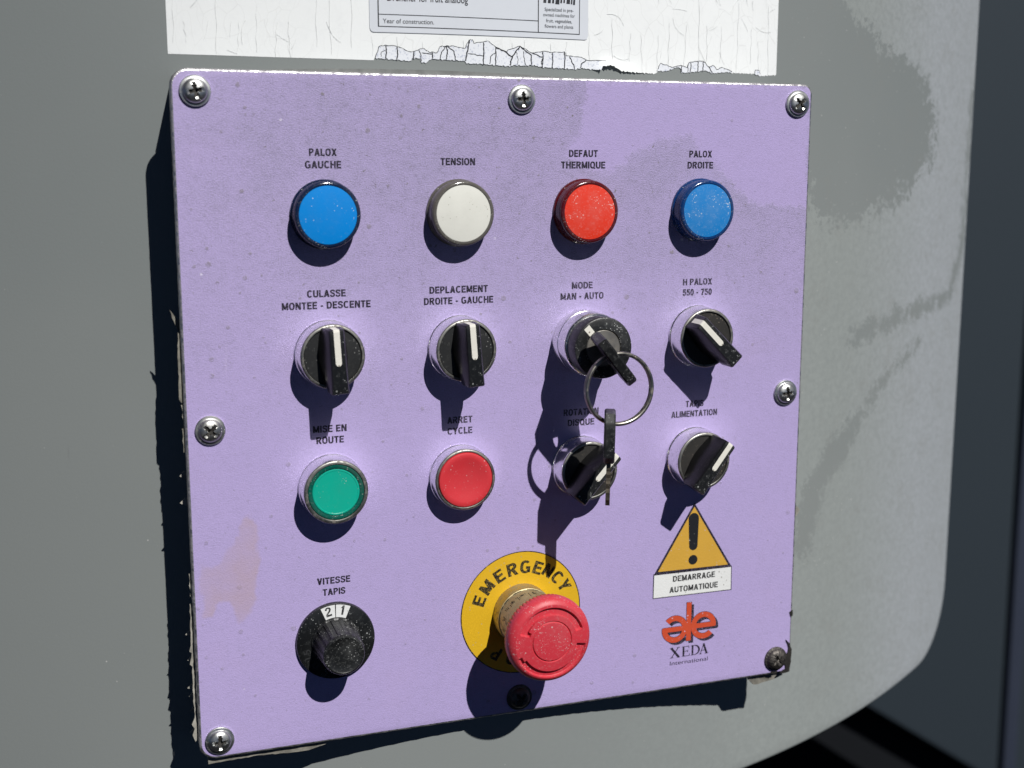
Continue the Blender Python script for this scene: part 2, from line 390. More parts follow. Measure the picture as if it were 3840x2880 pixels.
def rounded_sheet(x0, x1, y0, y1, radii, step, Wf, Nf, rb, depth, bseg=4, mats=(0, 1, 2), jitter=None):
    """curved or flat rounded-rectangle sheet with a bevelled rim and a return flange. radii: bl, br, tr, tl.
    Wf(u)-> w of surface, Nf(u)-> slope dw/du"""
    bm = bmesh.new()
    X0, X1, Y0, Y1 = x0 + rb, x1 - rb, y0 + rb, y1 - rb
    R = [max(r - rb, 0.3) for r in radii]
    us = set([X0, X1]); n = int((X1 - X0) / step)
    for i in range(1, n): us.add(X0 + (X1 - X0) * i / n)
    for k, (cx, sgn) in enumerate(((X0, 1), (X1, -1), (X1, -1), (X0, 1))):
        for a in range(1, 12): us.add(cx + sgn * R[k] * (1 - math.cos(math.pi / 2 * a / 12)))
        us.add(cx + sgn * R[k])
    us = sorted(us); us = [u for i, u in enumerate(us) if i == 0 or u - us[i - 1] > 1e-3]
    def cut(d, r):
        return 0.0 if d >= r else r - math.sqrt(max(r * r - (r - d) ** 2, 0))
    m = max(2, int((Y1 - Y0) / step)); cols = []
    for u in us:
        lo = Y0 + max(cut(u - X0, R[0]), cut(X1 - u, R[1])); hi = Y1 - max(cut(u - X0, R[3]), cut(X1 - u, R[2]))
        cols.append([bm.verts.new(P3(u, lo + (hi - lo) * j / m, Wf(u))) for j in range(m + 1)])
    for a, b in zip(cols, cols[1:]):
        for j in range(m):
            f = bm.faces.new((a[j], b[j], b[j + 1], a[j + 1])); f.material_index = mats[0]
    loop = [c[0] for c in cols] + cols[-1][1:] + [c[-1] for c in cols[-2::-1]] + cols[0][-2:0:-1]
    prev = loop
    info = []
    for v in loop:
        u, vv = v.co.x / MM, v.co.z / MM
        best = None
        k = (0 if u < (X0 + X1) / 2 else 1) if vv < (Y0 + Y1) / 2 else (3 if u < (X0 + X1) / 2 else 2)
        cx = X0 + R[k] if k in (0, 3) else X1 - R[k]; cy = Y0 + R[k] if k in (0, 1) else Y1 - R[k]
        du = min(u - cx, 0) if k in (0, 3) else max(u - cx, 0); dv = min(vv - cy, 0) if k in (0, 1) else max(vv - cy, 0)
        if abs(du) < 1e-6 and abs(dv) < 1e-6:
            du = -1 if abs(u - X0) < 1e-3 else (1 if abs(u - X1) < 1e-3 else 0); dv = 0 if du else (-1 if k < 2 else 1)
        L = math.hypot(du, dv) or 1; du /= L; dv /= L
        s = Nf(u); T = Vector((1, 0, s)).normalized(); N = Vector((-s, 0, 1)).normalized()  # (u,v,w)
        info.append((Vector((u, vv, Wf(u))), T * du + Vector((0, dv, 0)), N))
    def ring(a, b, mi, prev):
        new = []
        for p, d, N in info:
            j = jitter(p) if jitter else 0
            q = p + d * (a + j) - N * b
            new.append(bm.verts.new(P3(q.x, q.y, q.z)))
        for i in range(len(new)):
            k = (i + 1) % len(new)
            f = bm.faces.new((prev[k], prev[i], new[i], new[k])); f.material_index = mi
        return new
    for k in range(1, bseg + 1):
        t = math.pi / 2 * k / bseg
        prev = ring(rb * math.sin(t), rb * (1 - math.cos(t)), mats[1], prev)
    prev = ring(rb, rb + depth, mats[2], prev)
    return bm

def float_attr(o, name, fn):
    me = o.data; a = me.attributes.new(name, 'FLOAT', 'POINT')
    a.data.foreach_set("value", [fn(v.co.x / MM, v.co.z / MM) for v in me.vertices])

# ------------------------------------------------------------------ lettering
_capH = None
def glyphs(body, bold=0.0):
    cu = bpy.data.curves.new("lettering_curve", 'FONT'); cu.body = body; cu.size = 1.0; cu.offset = bold; cu.resolution_u = 4
    o = bpy.data.objects.new("lettering_curve", cu); COL.objects.link(o)
    dg = bpy.context.evaluated_depsgraph_get(); dg.update()
    me = bpy.data.meshes.new_from_object(o.evaluated_get(dg))
    bpy.data.objects.remove(o); bpy.data.curves.remove(cu)
    vs = [(v.co.x, v.co.y) for v in me.vertices]; fs = [tuple(p.vertices) for p in me.polygons]
    bpy.data.meshes.remove(me)
    return vs, fs
def add_text(bm, body, cu, cv, width, cap, w=0.08, bold=0.022, rot=0.0, align='C', wf=None, jit=0.0, spacing=True):
    """lay BODY flat with its capitals CAP mm tall, WIDTH mm wide; centred on (cu,cv) or starting there (align L)"""
    global _capH
    if _capH is None:
        vs, _ = glyphs("H"); _capH = max(v[1] for v in vs) - min(v[1] for v in vs)
    vs, fs = glyphs(body, bold)
    x0 = min(v[0] for v in vs); x1 = max(v[0] for v in vs)
    sy = cap / _capH; sx = (width / (x1 - x0)) if width else sy
    off = (x0 + x1) / 2 if align == 'C' else x0
    c, s = math.cos(rot), math.sin(rot); new = []
    for x, y in vs:
        a = (x - off) * sx; b = y * sy - cap / 2
        u = cu + a * c - b * s; v = cv + a * s + b * c
        new.append(bm.verts.new(P3(u, v, w + (wf(u, v) if wf else 0))))
    for f in fs:
        try: bm.faces.new([new[i] for i in f])
        except ValueError: pass
    return bm
def face_out(bm):
    for f in bm.faces:
        f.normal_update()
        if f.normal.y > 0: f.normal_flip()
def flat_mesh(name, bm, mat, parent, **k):
    face_out(bm); link_mesh.raw = True
    o = link_mesh(name, bm, mat, parent, smooth=False, **k); link_mesh.raw = False
    return o
def flat_poly(bm, pts, w, mi=0, wf=None):
    f = bm.faces.new([bm.verts.new(P3(u, v, w + (wf(u, v) if wf else 0))) for u, v in pts]); f.material_index = mi
    return f
def stroke(bm, pts, wd, w, wf=None, mi=0):
    """a flat line of width wd along pts; wd may be a list"""
    L, Rr = [], []
    for i, (x, y) in enumerate(pts):
        a = pts[max(i - 1, 0)]; b = pts[min(i + 1, len(pts) - 1)]
        dx, dy = b[0] - a[0], b[1] - a[1]; l = math.hypot(dx, dy) or 1
        h = (wd[i] if isinstance(wd, (list, tuple)) else wd) / 2
        for lst, sg in ((L, 1), (Rr, -1)):
            u, v = x - dy / l * h * sg, y + dx / l * h * sg
            lst.append(bm.verts.new(P3(u, v, w + (wf(u, v) if wf else 0))))
    for i in range(len(pts) - 1):
        f = bm.faces.new((Rr[i], Rr[i + 1], L[i + 1], L[i])); f.material_index = mi


# a plain bold condensed sans serif for the printed captions: strokes in cap-height units
def caps_font():
    t = 0.208; h = t / 2; G = {}
    def ell(cx, cy, a, b, d0, d1, k=16, e=2.5):
        out = []
        for i in range(k + 1):
            an = math.radians(d0 + (d1 - d0) * i / k); c, s = math.cos(an), math.sin(an)
            out.append((cx + a * math.copysign(abs(c) ** (2 / e), c), cy + b * math.copysign(abs(s) ** (2 / e), s)))
        return ('P', out)
    def V(x, y0=0, y1=1): return ('Q', [(x - h, y0), (x + h, y0), (x + h, y1), (x - h, y1)])
    def H(y, x0, x1): return ('Q', [(x0, y - h * .92), (x1, y - h * .92), (x1, y + h * .92), (x0, y + h * .92)])
    def D(x0, y0, x1, y1, k=1.12): return ('Q', [(x0 - h * k, y0), (x0 + h * k, y0), (x1 + h * k, y1), (x1 - h * k, y1)])
    tp = 1 - h * .92; bt = h * .92
    def O(w): return ell(w / 2, .5, w / 2 - h, .5 - h * .8, 90, 450, 34)
    G['A'] = (.70, [D(h, 0, .35, 1), D(.70 - h, 0, .35, 1), H(.30, .16, .54)])
    G['C'] = (.68, [ell(.35, .5, .35 - h, .5 - h * .8, 42, 318, 26)])
    G['D'] = (.67, [V(h), H(tp, 0, .34), H(bt, 0, .34), ell(.30, .5, .37 - h, .5 - h * .92, 90, -90, 18, 2.3)])
    G['E'] = (.58, [V(h), H(tp, 0, .58), H(.52, 0, .53), H(bt, 0, .58)])
    G['F'] = (.54, [V(h), H(tp, 0, .54), H(.50, 0, .48)])
    G['G'] = (.71, [ell(.36, .5, .36 - h, .5 - h * .8, 45, 325, 26), V(.71 - h, .06, .50), H(.44, .40, .71)])
    G['H'] = (.67, [V(h), V(.67 - h), H(.52, 0, .67)])
    G['I'] = (t, [V(h)])
    G['L'] = (.54, [V(h), H(bt, 0, .54)])
    G['M'] = (.80, [V(h), V(.80 - h), D(h, 1, .40, .08), D(.80 - h, 1, .40, .08)])
    G['N'] = (.68, [V(h), V(.68 - h), D(h + .02, 1, .68 - h - .02, 0)])
    G['O'] = (.71, [O(.71)]); G['0'] = (.55, [O(.55)])
    G['P'] = (.62, [V(h), H(tp, 0, .36), H(.44, 0, .36), ell(.33, .725, .29 - h, .285 - h * .92, 90, -90, 14)])
    G['R'] = (.66, [V(h), H(tp, 0, .36), H(.47, 0, .36), ell(.33, .735, .31 - h, .265 - h * .8, 90, -90, 14), D(.66 - h, 0, .36, .46)])
    G['Q'] = (.72, [O(.71), D(.66, -.04, .44, .24)])
    G['S'] = (.62, [('P', [(.54, .73), (.52, .83), (.44, .905), (.31, .925), (.18, .90), (.105, .82), (.095, .72), (.14, .61), (.26, .545), (.38, .505), (.49, .44), (.53, .33), (.515, .21), (.45, .12), (.32, .075), (.19, .09), (.10, .17), (.075, .29)])])
    G['T'] = (.60, [V(.30), H(tp, 0, .60)])
    G['U'] = (.67, [V(h, .34), V(.67 - h, .34), ell(.335, .36, .335 - h, .36 - h * .8, 180, 360, 18)])
    G['V'] = (.66, [D(h, 1, .33, 0), D(.66 - h, 1, .33, 0)])
    G['X'] = (.66, [D(h, 1, .66 - h, 0), D(.66 - h, 1, h, 0)])
    G['Y'] = (.66, [D(h, 1, .33, .42), D(.66 - h, 1, .33, .42), V(.33, 0, .46)])
    G['5'] = (.55, [H(tp, .10, .52), D(.13, .48, .17, 1), ('P', [(.12, .52), (.20, .58), (.31, .60), (.42, .54), (.465, .42), (.465, .27), (.42, .14), (.31, .075), (.18, .09), (.11, .17), (.085, .27)])])
    G['7'] = (.54, [H(tp, 0, .54), D(.19, 0, .45, .92)])
    G['1'] = (.36, [V(.27), ('Q', [(.02, .70), (.20, .74), (.27, 1), (.18, .97)])])
    G['2'] = (.55, [H(bt, .02, .54), ('P', [(.09, .70), (.11, .82), (.19, .91), (.29, .925), (.40, .89), (.46, .79), (.45, .66), (.36, .50), (.20, .34), (.12, .22), (.10, .12)])])
    G['-'] = (.34, [H(.40, .02, .32)]); G[' '] = (.26, [])
    return G, t
CAPS, CT = caps_font()
def add_caps(bm, body, cu, cv, width, cap, w=0.08, rot=0.0, weight=1.0, gap=0.085):
    adv = [CAPS[c][0] for c in body]; total = sum(adv) + gap * (len(body) - 1)
    sx = width / total if width else cap; x = -total / 2; c, s = math.cos(rot), math.sin(rot); lay = 0
    def put(px, py):
        a, b = px * sx, (py - .5) * cap
        return (cu + a * c - b * s, cv + a * s + b * c)
    for ch, ad in zip(body, adv):
        for kind, pts in CAPS[ch][1]:
            lay += 1; ww = w + 0.004 * (lay % 5)
            if kind == 'Q': flat_poly(bm, [put(x + a, b) for a, b in pts], ww)
            else:
                hw = CT / 2 * weight; L, R_ = [], []
                n = len(pts); closed = math.hypot(pts[0][0] - pts[-1][0], pts[0][1] - pts[-1][1]) < 1e-3
                for i, (px, py) in enumerate(pts):
                    a = pts[i - 1] if i else (pts[-2] if closed else pts[0]); b = pts[i + 1] if i < n - 1 else (pts[1] if closed else pts[-1])
                    dx, dy = b[0] - a[0], b[1] - a[1]; l = math.hypot(dx, dy) or 1
                    L.append(put(x + px - dy / l * hw, py + dx / l * hw * .92)); R_.append(put(x + px + dy / l * hw, py - dx / l * hw * .92))
                for i in range(n - 1): flat_poly(bm, [R_[i], R_[i + 1], L[i + 1], L[i]], ww)
        x += ad + gap
    return bm

# ================================================================== MACHINE COVER (convex grey sheet behind the panel)
def WW(u): return -(9.3 + 1.032e-3 * u * u)
def WS(u): return -2.064e-3 * u
bm = rounded_sheet(-372, 372, -219, 420, (46, 46, 46, 46), 5.0, WW, WS, 3.0, 45, mats=(0, 0, 1))
cover = link_mesh("machine_cover", bm, ['wall', 'cover_side'], angle=40)
tag(cover, "large curved grey machine cover with pale dust patches behind the lavender panel", "machine cover")
CLEAN = [(175, 260), (190, 215), (204, 192), (238, 178), (264, 172), (288, 163), (304, 139), (304, 117), (274, 96), (243, 86), (200, 78), (185, 88), (178, 100), (160, 105), (140, 110), (120, 260)]
def f_clean(u, v):
    return sd_poly((u, v), CLEAN)
def f_streak(u, v):
    a = d_path((u, v), [(220, 14, 3), (235, 18, 4.5), (262, 21, 5.5), (300, 25, 5), (345, 30, 5), (362, 60, 4), (366, 90, 3)])
    b = d_path((u, v), [(300, 5, 1.5), (262, -10, 2), (235, -30, 5), (212, -48, 9), (192, -68, 9), (185, -95, 9)])
    c = d_path((u, v), [(362, 60, 4), (366, 160, 3)])
    return max(a, b, c)
def f_dusty(u, v):
    t = max(0, min(1, (u - 60) / 95.0))
    lowleft = max(0, min(1, (-v - 140) / 30.0)) * max(0, min(1, (u + 20) / 120.0)) * 0.55
    top = 1.0
    if v > 140 and u < 190: t *= max(0.0, min(1, (u - 150) / 40.0))
    return max(t, lowleft)
float_attr(cover, "clean", f_clean); float_attr(cover, "streak", f_streak); float_attr(cover, "dusty", f_dusty)

# ================================================================== CONTROL PANEL
panel = empty("control_panel", P3(0, 0, -9.3), "square lavender control panel with coloured buttons, black selector switches and French captions", "control panel")
PO = P3(0, 0, -9.3)
def at(u, v, wv=0.0): return P3(u, v, wv) - PO
def part(name, bm, mats, u=0, v=0, wv=0, rot=0.0, flat=False, angle=35, parent=None):
    f = flat_mesh if flat else link_mesh
    if parent is None:
        return f(name, bm, mats, panel, loc=at(u, v, wv), rot=(0, -math.radians(rot), 0))
    return f(name, bm, mats, parent)

def pj(p):
    return (0.2 if p.y < -60 else 0.05) * math.sin(p.x * 0.9 + p.y * 1.7) * math.sin(p.y * 0.53 + p.x * 0.31) - (0.5 if (p.x > 140 and p.y < -120) else 0) * abs(math.sin(p.y * 1.3 + p.x))
bm = rounded_sheet(-151, 151, -150.1, 150.1, (7.5, 2.5, 5, 7.5), 2.6, lambda u: 0.0, lambda u: 0.0, 1.1, 1.6, bseg=3, mats=(0, 1, 1), jitter=pj)
plate = part("front_plate", bm, ['panel', 'edge'])
COLS = {'a': -89.0, 'b': -29.0, 'c': 31.0, 'd': 91.0}
CLEANP = [(33, 150), (29, 127), (21, 118.6), (30, 111), (44, 107), (66, 121), (84, 124), (106, 104), (117, 94), (128, 91), (151, 90), (151, 150)]
def f_dirt(u, v):
    s = sd_poly((u, v), CLEANP)
    top = max(0.0, min(1.0, (v + 10) / 110.0))
    left = max(0.0, min(1.0, (u + 151) / 60.0))
    d = 0.18 + 0.82 * top * (0.45 + 0.55 * left)
    if s > -16: d = min(1.05, d + 0.08)
    return d
STAIN = [(-125, -37), (-129, -44), (-134, -54), (-140, -61), (-148, -60), (-147, -84), (-143, -84), (-140, -77), (-136, -78), (-131, -89), (-125, -83), (-122, -65), (-122, -47)]
def f_stain(u, v): return max(-8, min(8, sd_poly((u, v), STAIN)))
float_attr(plate, "dirt", f_dirt); float_attr(plate, "stain", f_stain); float_attr(plate, "clean", lambda u, v: max(-25, min(25, sd_poly((u, v), CLEANP))))

# body of the box behind the plate (reaches back into the curved cover)
bm = bmesh.new()
def topv(u): return 149.0 + 3.0 * max(0.0, 1 - ((u + 45) / 92.0) ** 2)
out = []
n = 40
for i in range(n + 1):
    u = -147.5 + 295 * i / n; out.append((u, -147))
for i in range(n + 1):
    u = 147.5 - 295 * i / n; out.append((u, topv(u)))
prism(bm, out, -38, -2.9, bevel=0.8)
part("housing", bm, 'housing')

# torn gasket and paper scraps that stick out from behind the plate
def scrap(name, pts, w0, w1, mat, curl=0.0):
    bm = bmesh.new()
    rnd = random.Random(len(pts) * 31 + int(abs(pts[0][0] * 7)))
    q = []
    for i in range(len(pts)):
        a, b = pts[i], pts[(i + 1) % len(pts)]
        L = math.hypot(b[0] - a[0], b[1] - a[1]); k = max(1, int(L / 1.6))
        for j in range(k):
            t = j / k; jr = 0.0 if j == 0 else rnd.uniform(-.28, .28)
            q.append((a[0] + (b[0] - a[0]) * t + jr, a[1] + (b[1] - a[1]) * t + jr * .6))
    prism(bm, q, w0, w1, wf=(lambda u, v: curl * ((u * 0.37 + v * 0.23) % 3 - 1.5) * 0.2) if curl else None)
    o = part(name, bm, mat); return o
scrap("gasket_strip", [(-149, 40), (-151.9, 41.5), (-152.4, 26), (-152.6, 13), (-151.3, 11), (-149, 11)], -4.6, -2.8, 'gasket')
scrap("gasket_strip", [(-149, 11), (-151.9, 10.5), (-151.2, 0.5), (-149, 0)], -4.6, -2.8, 'flake')
scrap("gasket_strip", [(-149, 0.5), (-152.0, 0.2), (-151.8, -10), (-149, -10)], -4.4, -2.8, 'gasket')
scrap("paper_flake", [(-149, 46), (-151.5, 47), (-154.6, 51), (-153, 46), (-151.6, 42), (-149, 38)], -7.5, -6.9, 'gasket')
scrap("paper_flake", [(-149, -64), (-151.9, -64.5), (-151.8, -74.6), (-149, -75)], -4.2, -3.4, 'flake')
scrap("paper_flake", [(-149, -78), (-152.1, -78.2), (-152.2, -91), (-152.4, -97), (-153.2, -99.8), (-152.2, -100.5), (-153.2, -105.7), (-152.1, -107), (-152.3, -113), (-152.2, -131), (-153.5, -134), (-152.4, -136), (-153.4, -139), (-152.3, -142.2), (-151.2, -141), (-151.7, -131), (-151.6, -113), (-151.6, -104), (-151.7, -98), (-151.6, -90), (-151.4, -80)], -4.2, -3.4, 'flake')
for v0, d in ((-92, 1.6), (-104, 1.2), (-117, 1.8), (-121, 1.3), (-128, 1.0), (-138, 1.5), (-20, 0.9), (-32, 1.3)):
    scrap("paper_flake", [(-149.5, v0), (-151.8, v0 + 0.6), (-152.6 - d, v0 - 1.6), (-152.3, v0 - 2.4), (-149.5, v0 - 4)], -8.6, -8.1, 'flake')
scrap("gasket_strip", [(-147, -149), (-147.2, -153.6), (-138, -153.2), (-124, -153), (-112, -154.0), (-102, -154.2), (-94, -152.4), (-90, -149)], -4.4, -2.9, 'gasket')
scrap("gasket_strip", [(127.6, -149), (128.2, -152.8), (131, -155.8), (132.6, -156), (143.6, -154.4), (148.4, -152.8), (147, -149)], -4.6, -3.2, 'gasket')
scrap("paper_flake", [(149, -61), (152.8, -61.5), (154.6, -63.6), (153.6, -65.4), (151, -68.6), (149, -69)], -3.2, -2.6, 'flake')
scrap("torn_rubber", [(147.4, -132.0), (149.6, -134.2), (150.9, -137.5), (150.8, -141), (150.0, -149.6), (148.6, -150.0), (144.5, -150.0), (146.2, -148.6), (147.6, -148.2), (147.2, -145), (146.2, -143.2), (147.4, -141), (148.9, -138.6), (149.1, -136.2)], 0.05, 0.75, 'rubber')
scrap("torn_rubber", [(149.0, -117.2), (150.7, -116.2), (150.8, -119.4), (149.8, -119.6)], 0.05, 0.5, 'rubber')
scrap("torn_rubber", [(138.6, -149.2), (140.2, -148.2), (141.0, -149.0), (142.8, -148.3), (142.6, -149.6), (140.8, -149.9)], 0.05, 0.4, 'rubber')

# ---------------------------------------------------------------- captions
CAPT = [
    ('a', [("PALOX", 116.6, 11.9), ("GAUCHE", 111.4, 15.6)], 'ink'),
    ('b', [("TENSION", 112.8, 16.0)], 'ink'),
    ('c', [("DEFAUT", 116.6, 14.2), ("THERMIQUE", 111.4, 21.9)], 'ink'),
    ('d', [("PALOX", 116.6, 12.0), ("DROITE", 111.4, 13.6)], 'ink'),
    ('a', [("CULASSE", 56.4, 16.9), ("MONTEE - DESCENTE", 51.3, 38.9)], 'ink'),
    ('b', [("DEPLACEMENT", 56.3, 27.4), ("DROITE - GAUCHE", 51.3, 32.6)], 'ink'),
    ('c', [("MODE", 56.3, 10.5), ("MAN - AUTO", 51.3, 21.7)], 'ink_worn'),
    ('d', [("H PALOX", 56.2, 15.6), ("550 - 750", 51.2, 15.6)], 'ink_worn'),
    ('a', [("MISE EN", -3.4, 15.0), ("ROUTE", -8.5, 12.3)], 'ink'),
    ('b', [("ARRET", -3.4, 12.0), ("CYCLE", -8.5, 11.9)], 'ink_worn'),
    ('c', [("ROTATION", -3.6, 17.9), ("DISQUE", -8.6, 13.6)], 'ink_worn'),
    ('d', [("TAPIS", -3.4, 9.8), ("ALIMENTATION", -8.3, 25.0)], 'ink_worn'),
    ('a', [("VITESSE", -73.1, 15.1), ("TAPIS", -78.4, 10.3)], 'ink'),
]
for c, lines, mat in CAPT:
    bm = bmesh.new()
    for body, v, wd in lines: add_caps(bm, body, 0, v - lines[0][1], wd, 3.1)
    part("caption", bm, mat, COLS[c], lines[0][1], 0, flat=True)

# ---------------------------------------------------------------- screws
def screw_mesh(seed, flange=6.4, dome=5.1, h=3.3, cross=1.0, rough=0.0):
    rnd = random.Random(seed); ph = rnd.uniform(0, 6.28)
    def fr(r, wv, t):
        ww = wv
        x, y = r * math.cos(t), r * math.sin(t)
        if r <= 3.6:
            arm = min(abs(x), abs(y)); far = max(abs(x), abs(y))
            half = 0.62 + 0.25 * max(0, 1 - far / 1.6)
            k = max(0, min(1, (half - arm) / 0.16 + 0.5)) * max(0, min(1, (2.75 - far) / 0.2 + 0.5))
            ww -= k * cross * (1.9 - 0.42 * far)
        if rough: ww += rough * (math.sin(x * 3.1 + ph) * math.sin(y * 2.7 + ph * 2) + .6 * math.sin(x * 7 + y * 5 + ph))
        return r, ww
    prof = [(flange, 0.0), (flange, 0.75), (flange - 0.25, 1.0), (dome + 0.15, 1.05), (dome, 1.15)]
    for i in range(1, 7):
        a = math.pi / 2 * i / 6 * 0.86
        prof.append((dome * math.cos(a) ** 0.8, 1.1 + (h - 1.1) * math.sin(a) / math.sin(math.pi / 2 * .86)))
    rr = prof[-1][0]
    k = 12
    for r_ in [x * 0.15 for x in range(int(rr / 0.15), 0, -1)]:
        prof.append((r_, h - 0.03 * r_ * r_ + 0.03 * rr * rr))
    prof.append((0.02, h + 0.03 * rr * rr))
    bm = lathe(prof, 120, fr=fr)
    bmesh.ops.remove_doubles(bm, verts=bm.verts[:], dist=1e-6)
    return bm
SCREWS = [(-141.0, 141.0, 12, 'steel', "bright cross-head screw in the upper left corner of the panel"),
          (0.9, 140.2, 3, 'steel', "bright cross-head screw at the middle of the top edge"),
          (142.6, 140.6, 40, 'steel', "bright cross-head screw in the upper right corner of the panel"),
          (-140.6, -0.6, 48, 'steel_dull', "dull grey cross-head screw at the left edge of the panel"),
          (141.6, -1.0, 5, 'steel', "bright cross-head screw at the right edge of the panel"),
          (-142.1, -141.6, 2, 'steel', "bright cross-head screw in the lower left corner of the panel"),
          (-0.2, -142.0, 38, 'steel_dark', "screw below the red emergency button, its shade put into dark steel"),  # dark steel paints in the shadow of the button above
          (141.6, -141.6, 30, 'steel_dark', "blackened screw in the chipped lower right corner")]
sm = screw_mesh(1)
for f in sm.faces:
    c = f.calc_center_median(); x, y = abs(c.x / MM), abs(c.z / MM); far, arm = max(x, y), min(x, y)
    if far < 2.75 and arm < 0.70 + 0.25 * max(0, 1 - far / 1.6): f.material_index = 1
me_screw = bpy.data.meshes.new("screw"); bmesh.ops.recalc_face_normals(sm, faces=sm.faces[:]); sm.to_mesh(me_screw); sm.free()
for u, v, rot, mat, lab in SCREWS:
    if mat == 'steel_dark' and u > 50:
        b2 = screw_mesh(5, rough=0.11, cross=0.95, h=3.6, dome=5.5); bmesh.ops.recalc_face_normals(b2, faces=b2.faces[:])
        md = bpy.data.meshes.new("screw"); b2.to_mesh(md); b2.free()
    else: md = me_screw.copy()
    o = link_data("screw", md, [mat, "recess_dark"], panel, angle=40, loc=at(u, v, 0.05), rot=(0, -math.radians(rot), 0))
    o["label"] = lab

# ---------------------------------------------------------------- pilot lights
def pilot(c, v, rimmat, lensmat, lab):
    u = COLS[c]
    prof = [(14.9, 0.0), (14.9, 1.2), (14.5, 1.6)]
    for k in range(5):
        prof += [(14.35, 1.7 + k * 1.05), (14.35, 2.3 + k * 1.05), (14.15, 2.45 + k * 1.05), (14.15, 2.6 + k * 1.05)]
    prof += [(14.3, 7.0), (14.1, 7.9), (13.6, 8.45), (13.0, 8.65), (12.5, 8.55), (12.5, 8.0)]
    body = part("pilot_light", lathe(prof, 112), rimmat, u, v, 0.02)
    body["label"] = lab
    pf = [(12.48, 7.6), (12.48, 8.2), (12.3, 8.42)]
    for i in range(1, 9):
        t = i / 8; pf.append((12.3 * (1 - t), 8.42 + 0.75 * (1 - (1 - t) ** 2)))
    lens = part("lens", lathe(pf, 96), lensmat, parent=body)
    return body
pilot('a', 90.3, 'rim_blue', 'blue', "bright blue pilot light under the PALOX GAUCHE caption")
pilot('b', 90.3, 'rim_white', 'white_lens', "white pilot light under the TENSION caption")
pilot('c', 90.3, 'rim_red', 'red_lens', "red pilot light under the DEFAUT THERMIQUE caption")
pilot('d', 90.3, 'rim_blue2', 'blue2', "dusty blue pilot light under the PALOX DROITE caption")

# ---------------------------------------------------------------- selector switches
def bezel_prof(top=11.5, r0=14.8, r1=14.2, inner=12.6):
    return [(r0, 0.0), (r0, 0.9), (r0 - 0.25, 1.2), (r1 + 0.12, 1.5), (r1, 2.2), (r1, top - 1.2), (r1 - 0.15, top - 0.6), (r1 - 0.5, top - 0.15), (r1 - 0.9, top), (inner + 0.2, top), (inner, top - 0.2), (inner, top - 1.4)]
def handle_mesh():
    bm = bmesh.new()
    st = [(13.0, 11.2, 22.3, 3.1, 3.9), (12.7, 11.0, 22.85, 3.35, 4.3), (12.0, 10.8, 23.0, 3.42, 4.6), (8.2, 10.6, 23.0, 3.42, 5.6), (4, 10.6, 23.0, 3.45, 6.3),
          (0, 10.6, 23.0, 3.5, 6.6), (-4, 10.6, 23.0, 3.5, 6.2), (-8, 10.6, 23.0, 3.6, 5.3), (-11.4, 10.8, 23.0, 3.7, 4.4), (-12.3, 12.4, 23.0, 3.75, 4.1), (-14.2, 13.0, 22.9, 3.8, 3.9), (-14.6, 13.4, 22.4, 3.6, 3.7)]
    rows = []
    for z, wb, wt, tw, bw in st:
        h = wt - wb
        pts = [(-bw, wb), (-(bw * .72 + tw * .28), wb + h * .3), (-(tw * 1.02), wt - 0.9), (-(tw - .55), wt), (tw - .55, wt), (tw * 1.02, wt - 0.9), (bw * .72 + tw * .28, wb + h * .3), (bw, wb)]
        rows.append([bm.verts.new(P3(x, z, y)) for x, y in pts])
    for a, b in zip(rows, rows[1:]):
        for i in range(len(a) - 1): bm.faces.new((a[i], a[i + 1], b[i + 1], b[i]))
        bm.faces.new((a[-1], a[0], b[0], b[-1]))
    bm.faces.new(rows[0]); bm.faces.new(rows[-1][::-1])
    bm.normal_update(); bmesh.ops.recalc_face_normals(bm, faces=bm.faces[:])
    for f in bm.faces: f.material_index = 0 if f.normal.y < -0.6 else 1
    # turning disc
    lathe([(12.5, 9.6), (12.5, 10.5), (12.3, 10.75), (6, 10.9), (0.0, 10.95)], 80, [2] * 4, bm=bm)
    return bm
def pointer_mesh():
    bm = bmesh.new()
    st = [(13.12, 14.0), (13.12, 22.25), (12.82, 22.9), (12.0, 23.1), (4, 23.1), (-1.2, 23.1), (-1.9, 23.1), (-2.4, 23.1)]
    hw = [1.3, 1.3, 1.3, 1.3, 1.3, 1.3, 1.05, 0.5]
    prev = None
    for (z, y), h in zip(st, hw):
        row = [bm.verts.new(P3(-h, z, y)), bm.verts.new(P3(h, z, y))]
        if prev: bm.faces.new((prev[0], prev[1], row[1], row[0]))
        prev = row
    return bm
def to_me(name, bm, raw=False):
    if not raw: bmesh.ops.recalc_face_normals(bm, faces=bm.faces[:])
    me = bpy.data.meshes.new(name); bm.to_mesh(me); bm.free(); return me
me_handle = to_me("handle", handle_mesh()); b_ = pointer_mesh(); face_out(b_); me_pointer = to_me("pointer_line", b_, True)
BZI = [0] * 6 + [1] * 5
me_bezel = to_me("selector_switch", lathe(bezel_prof(), 120, BZI))
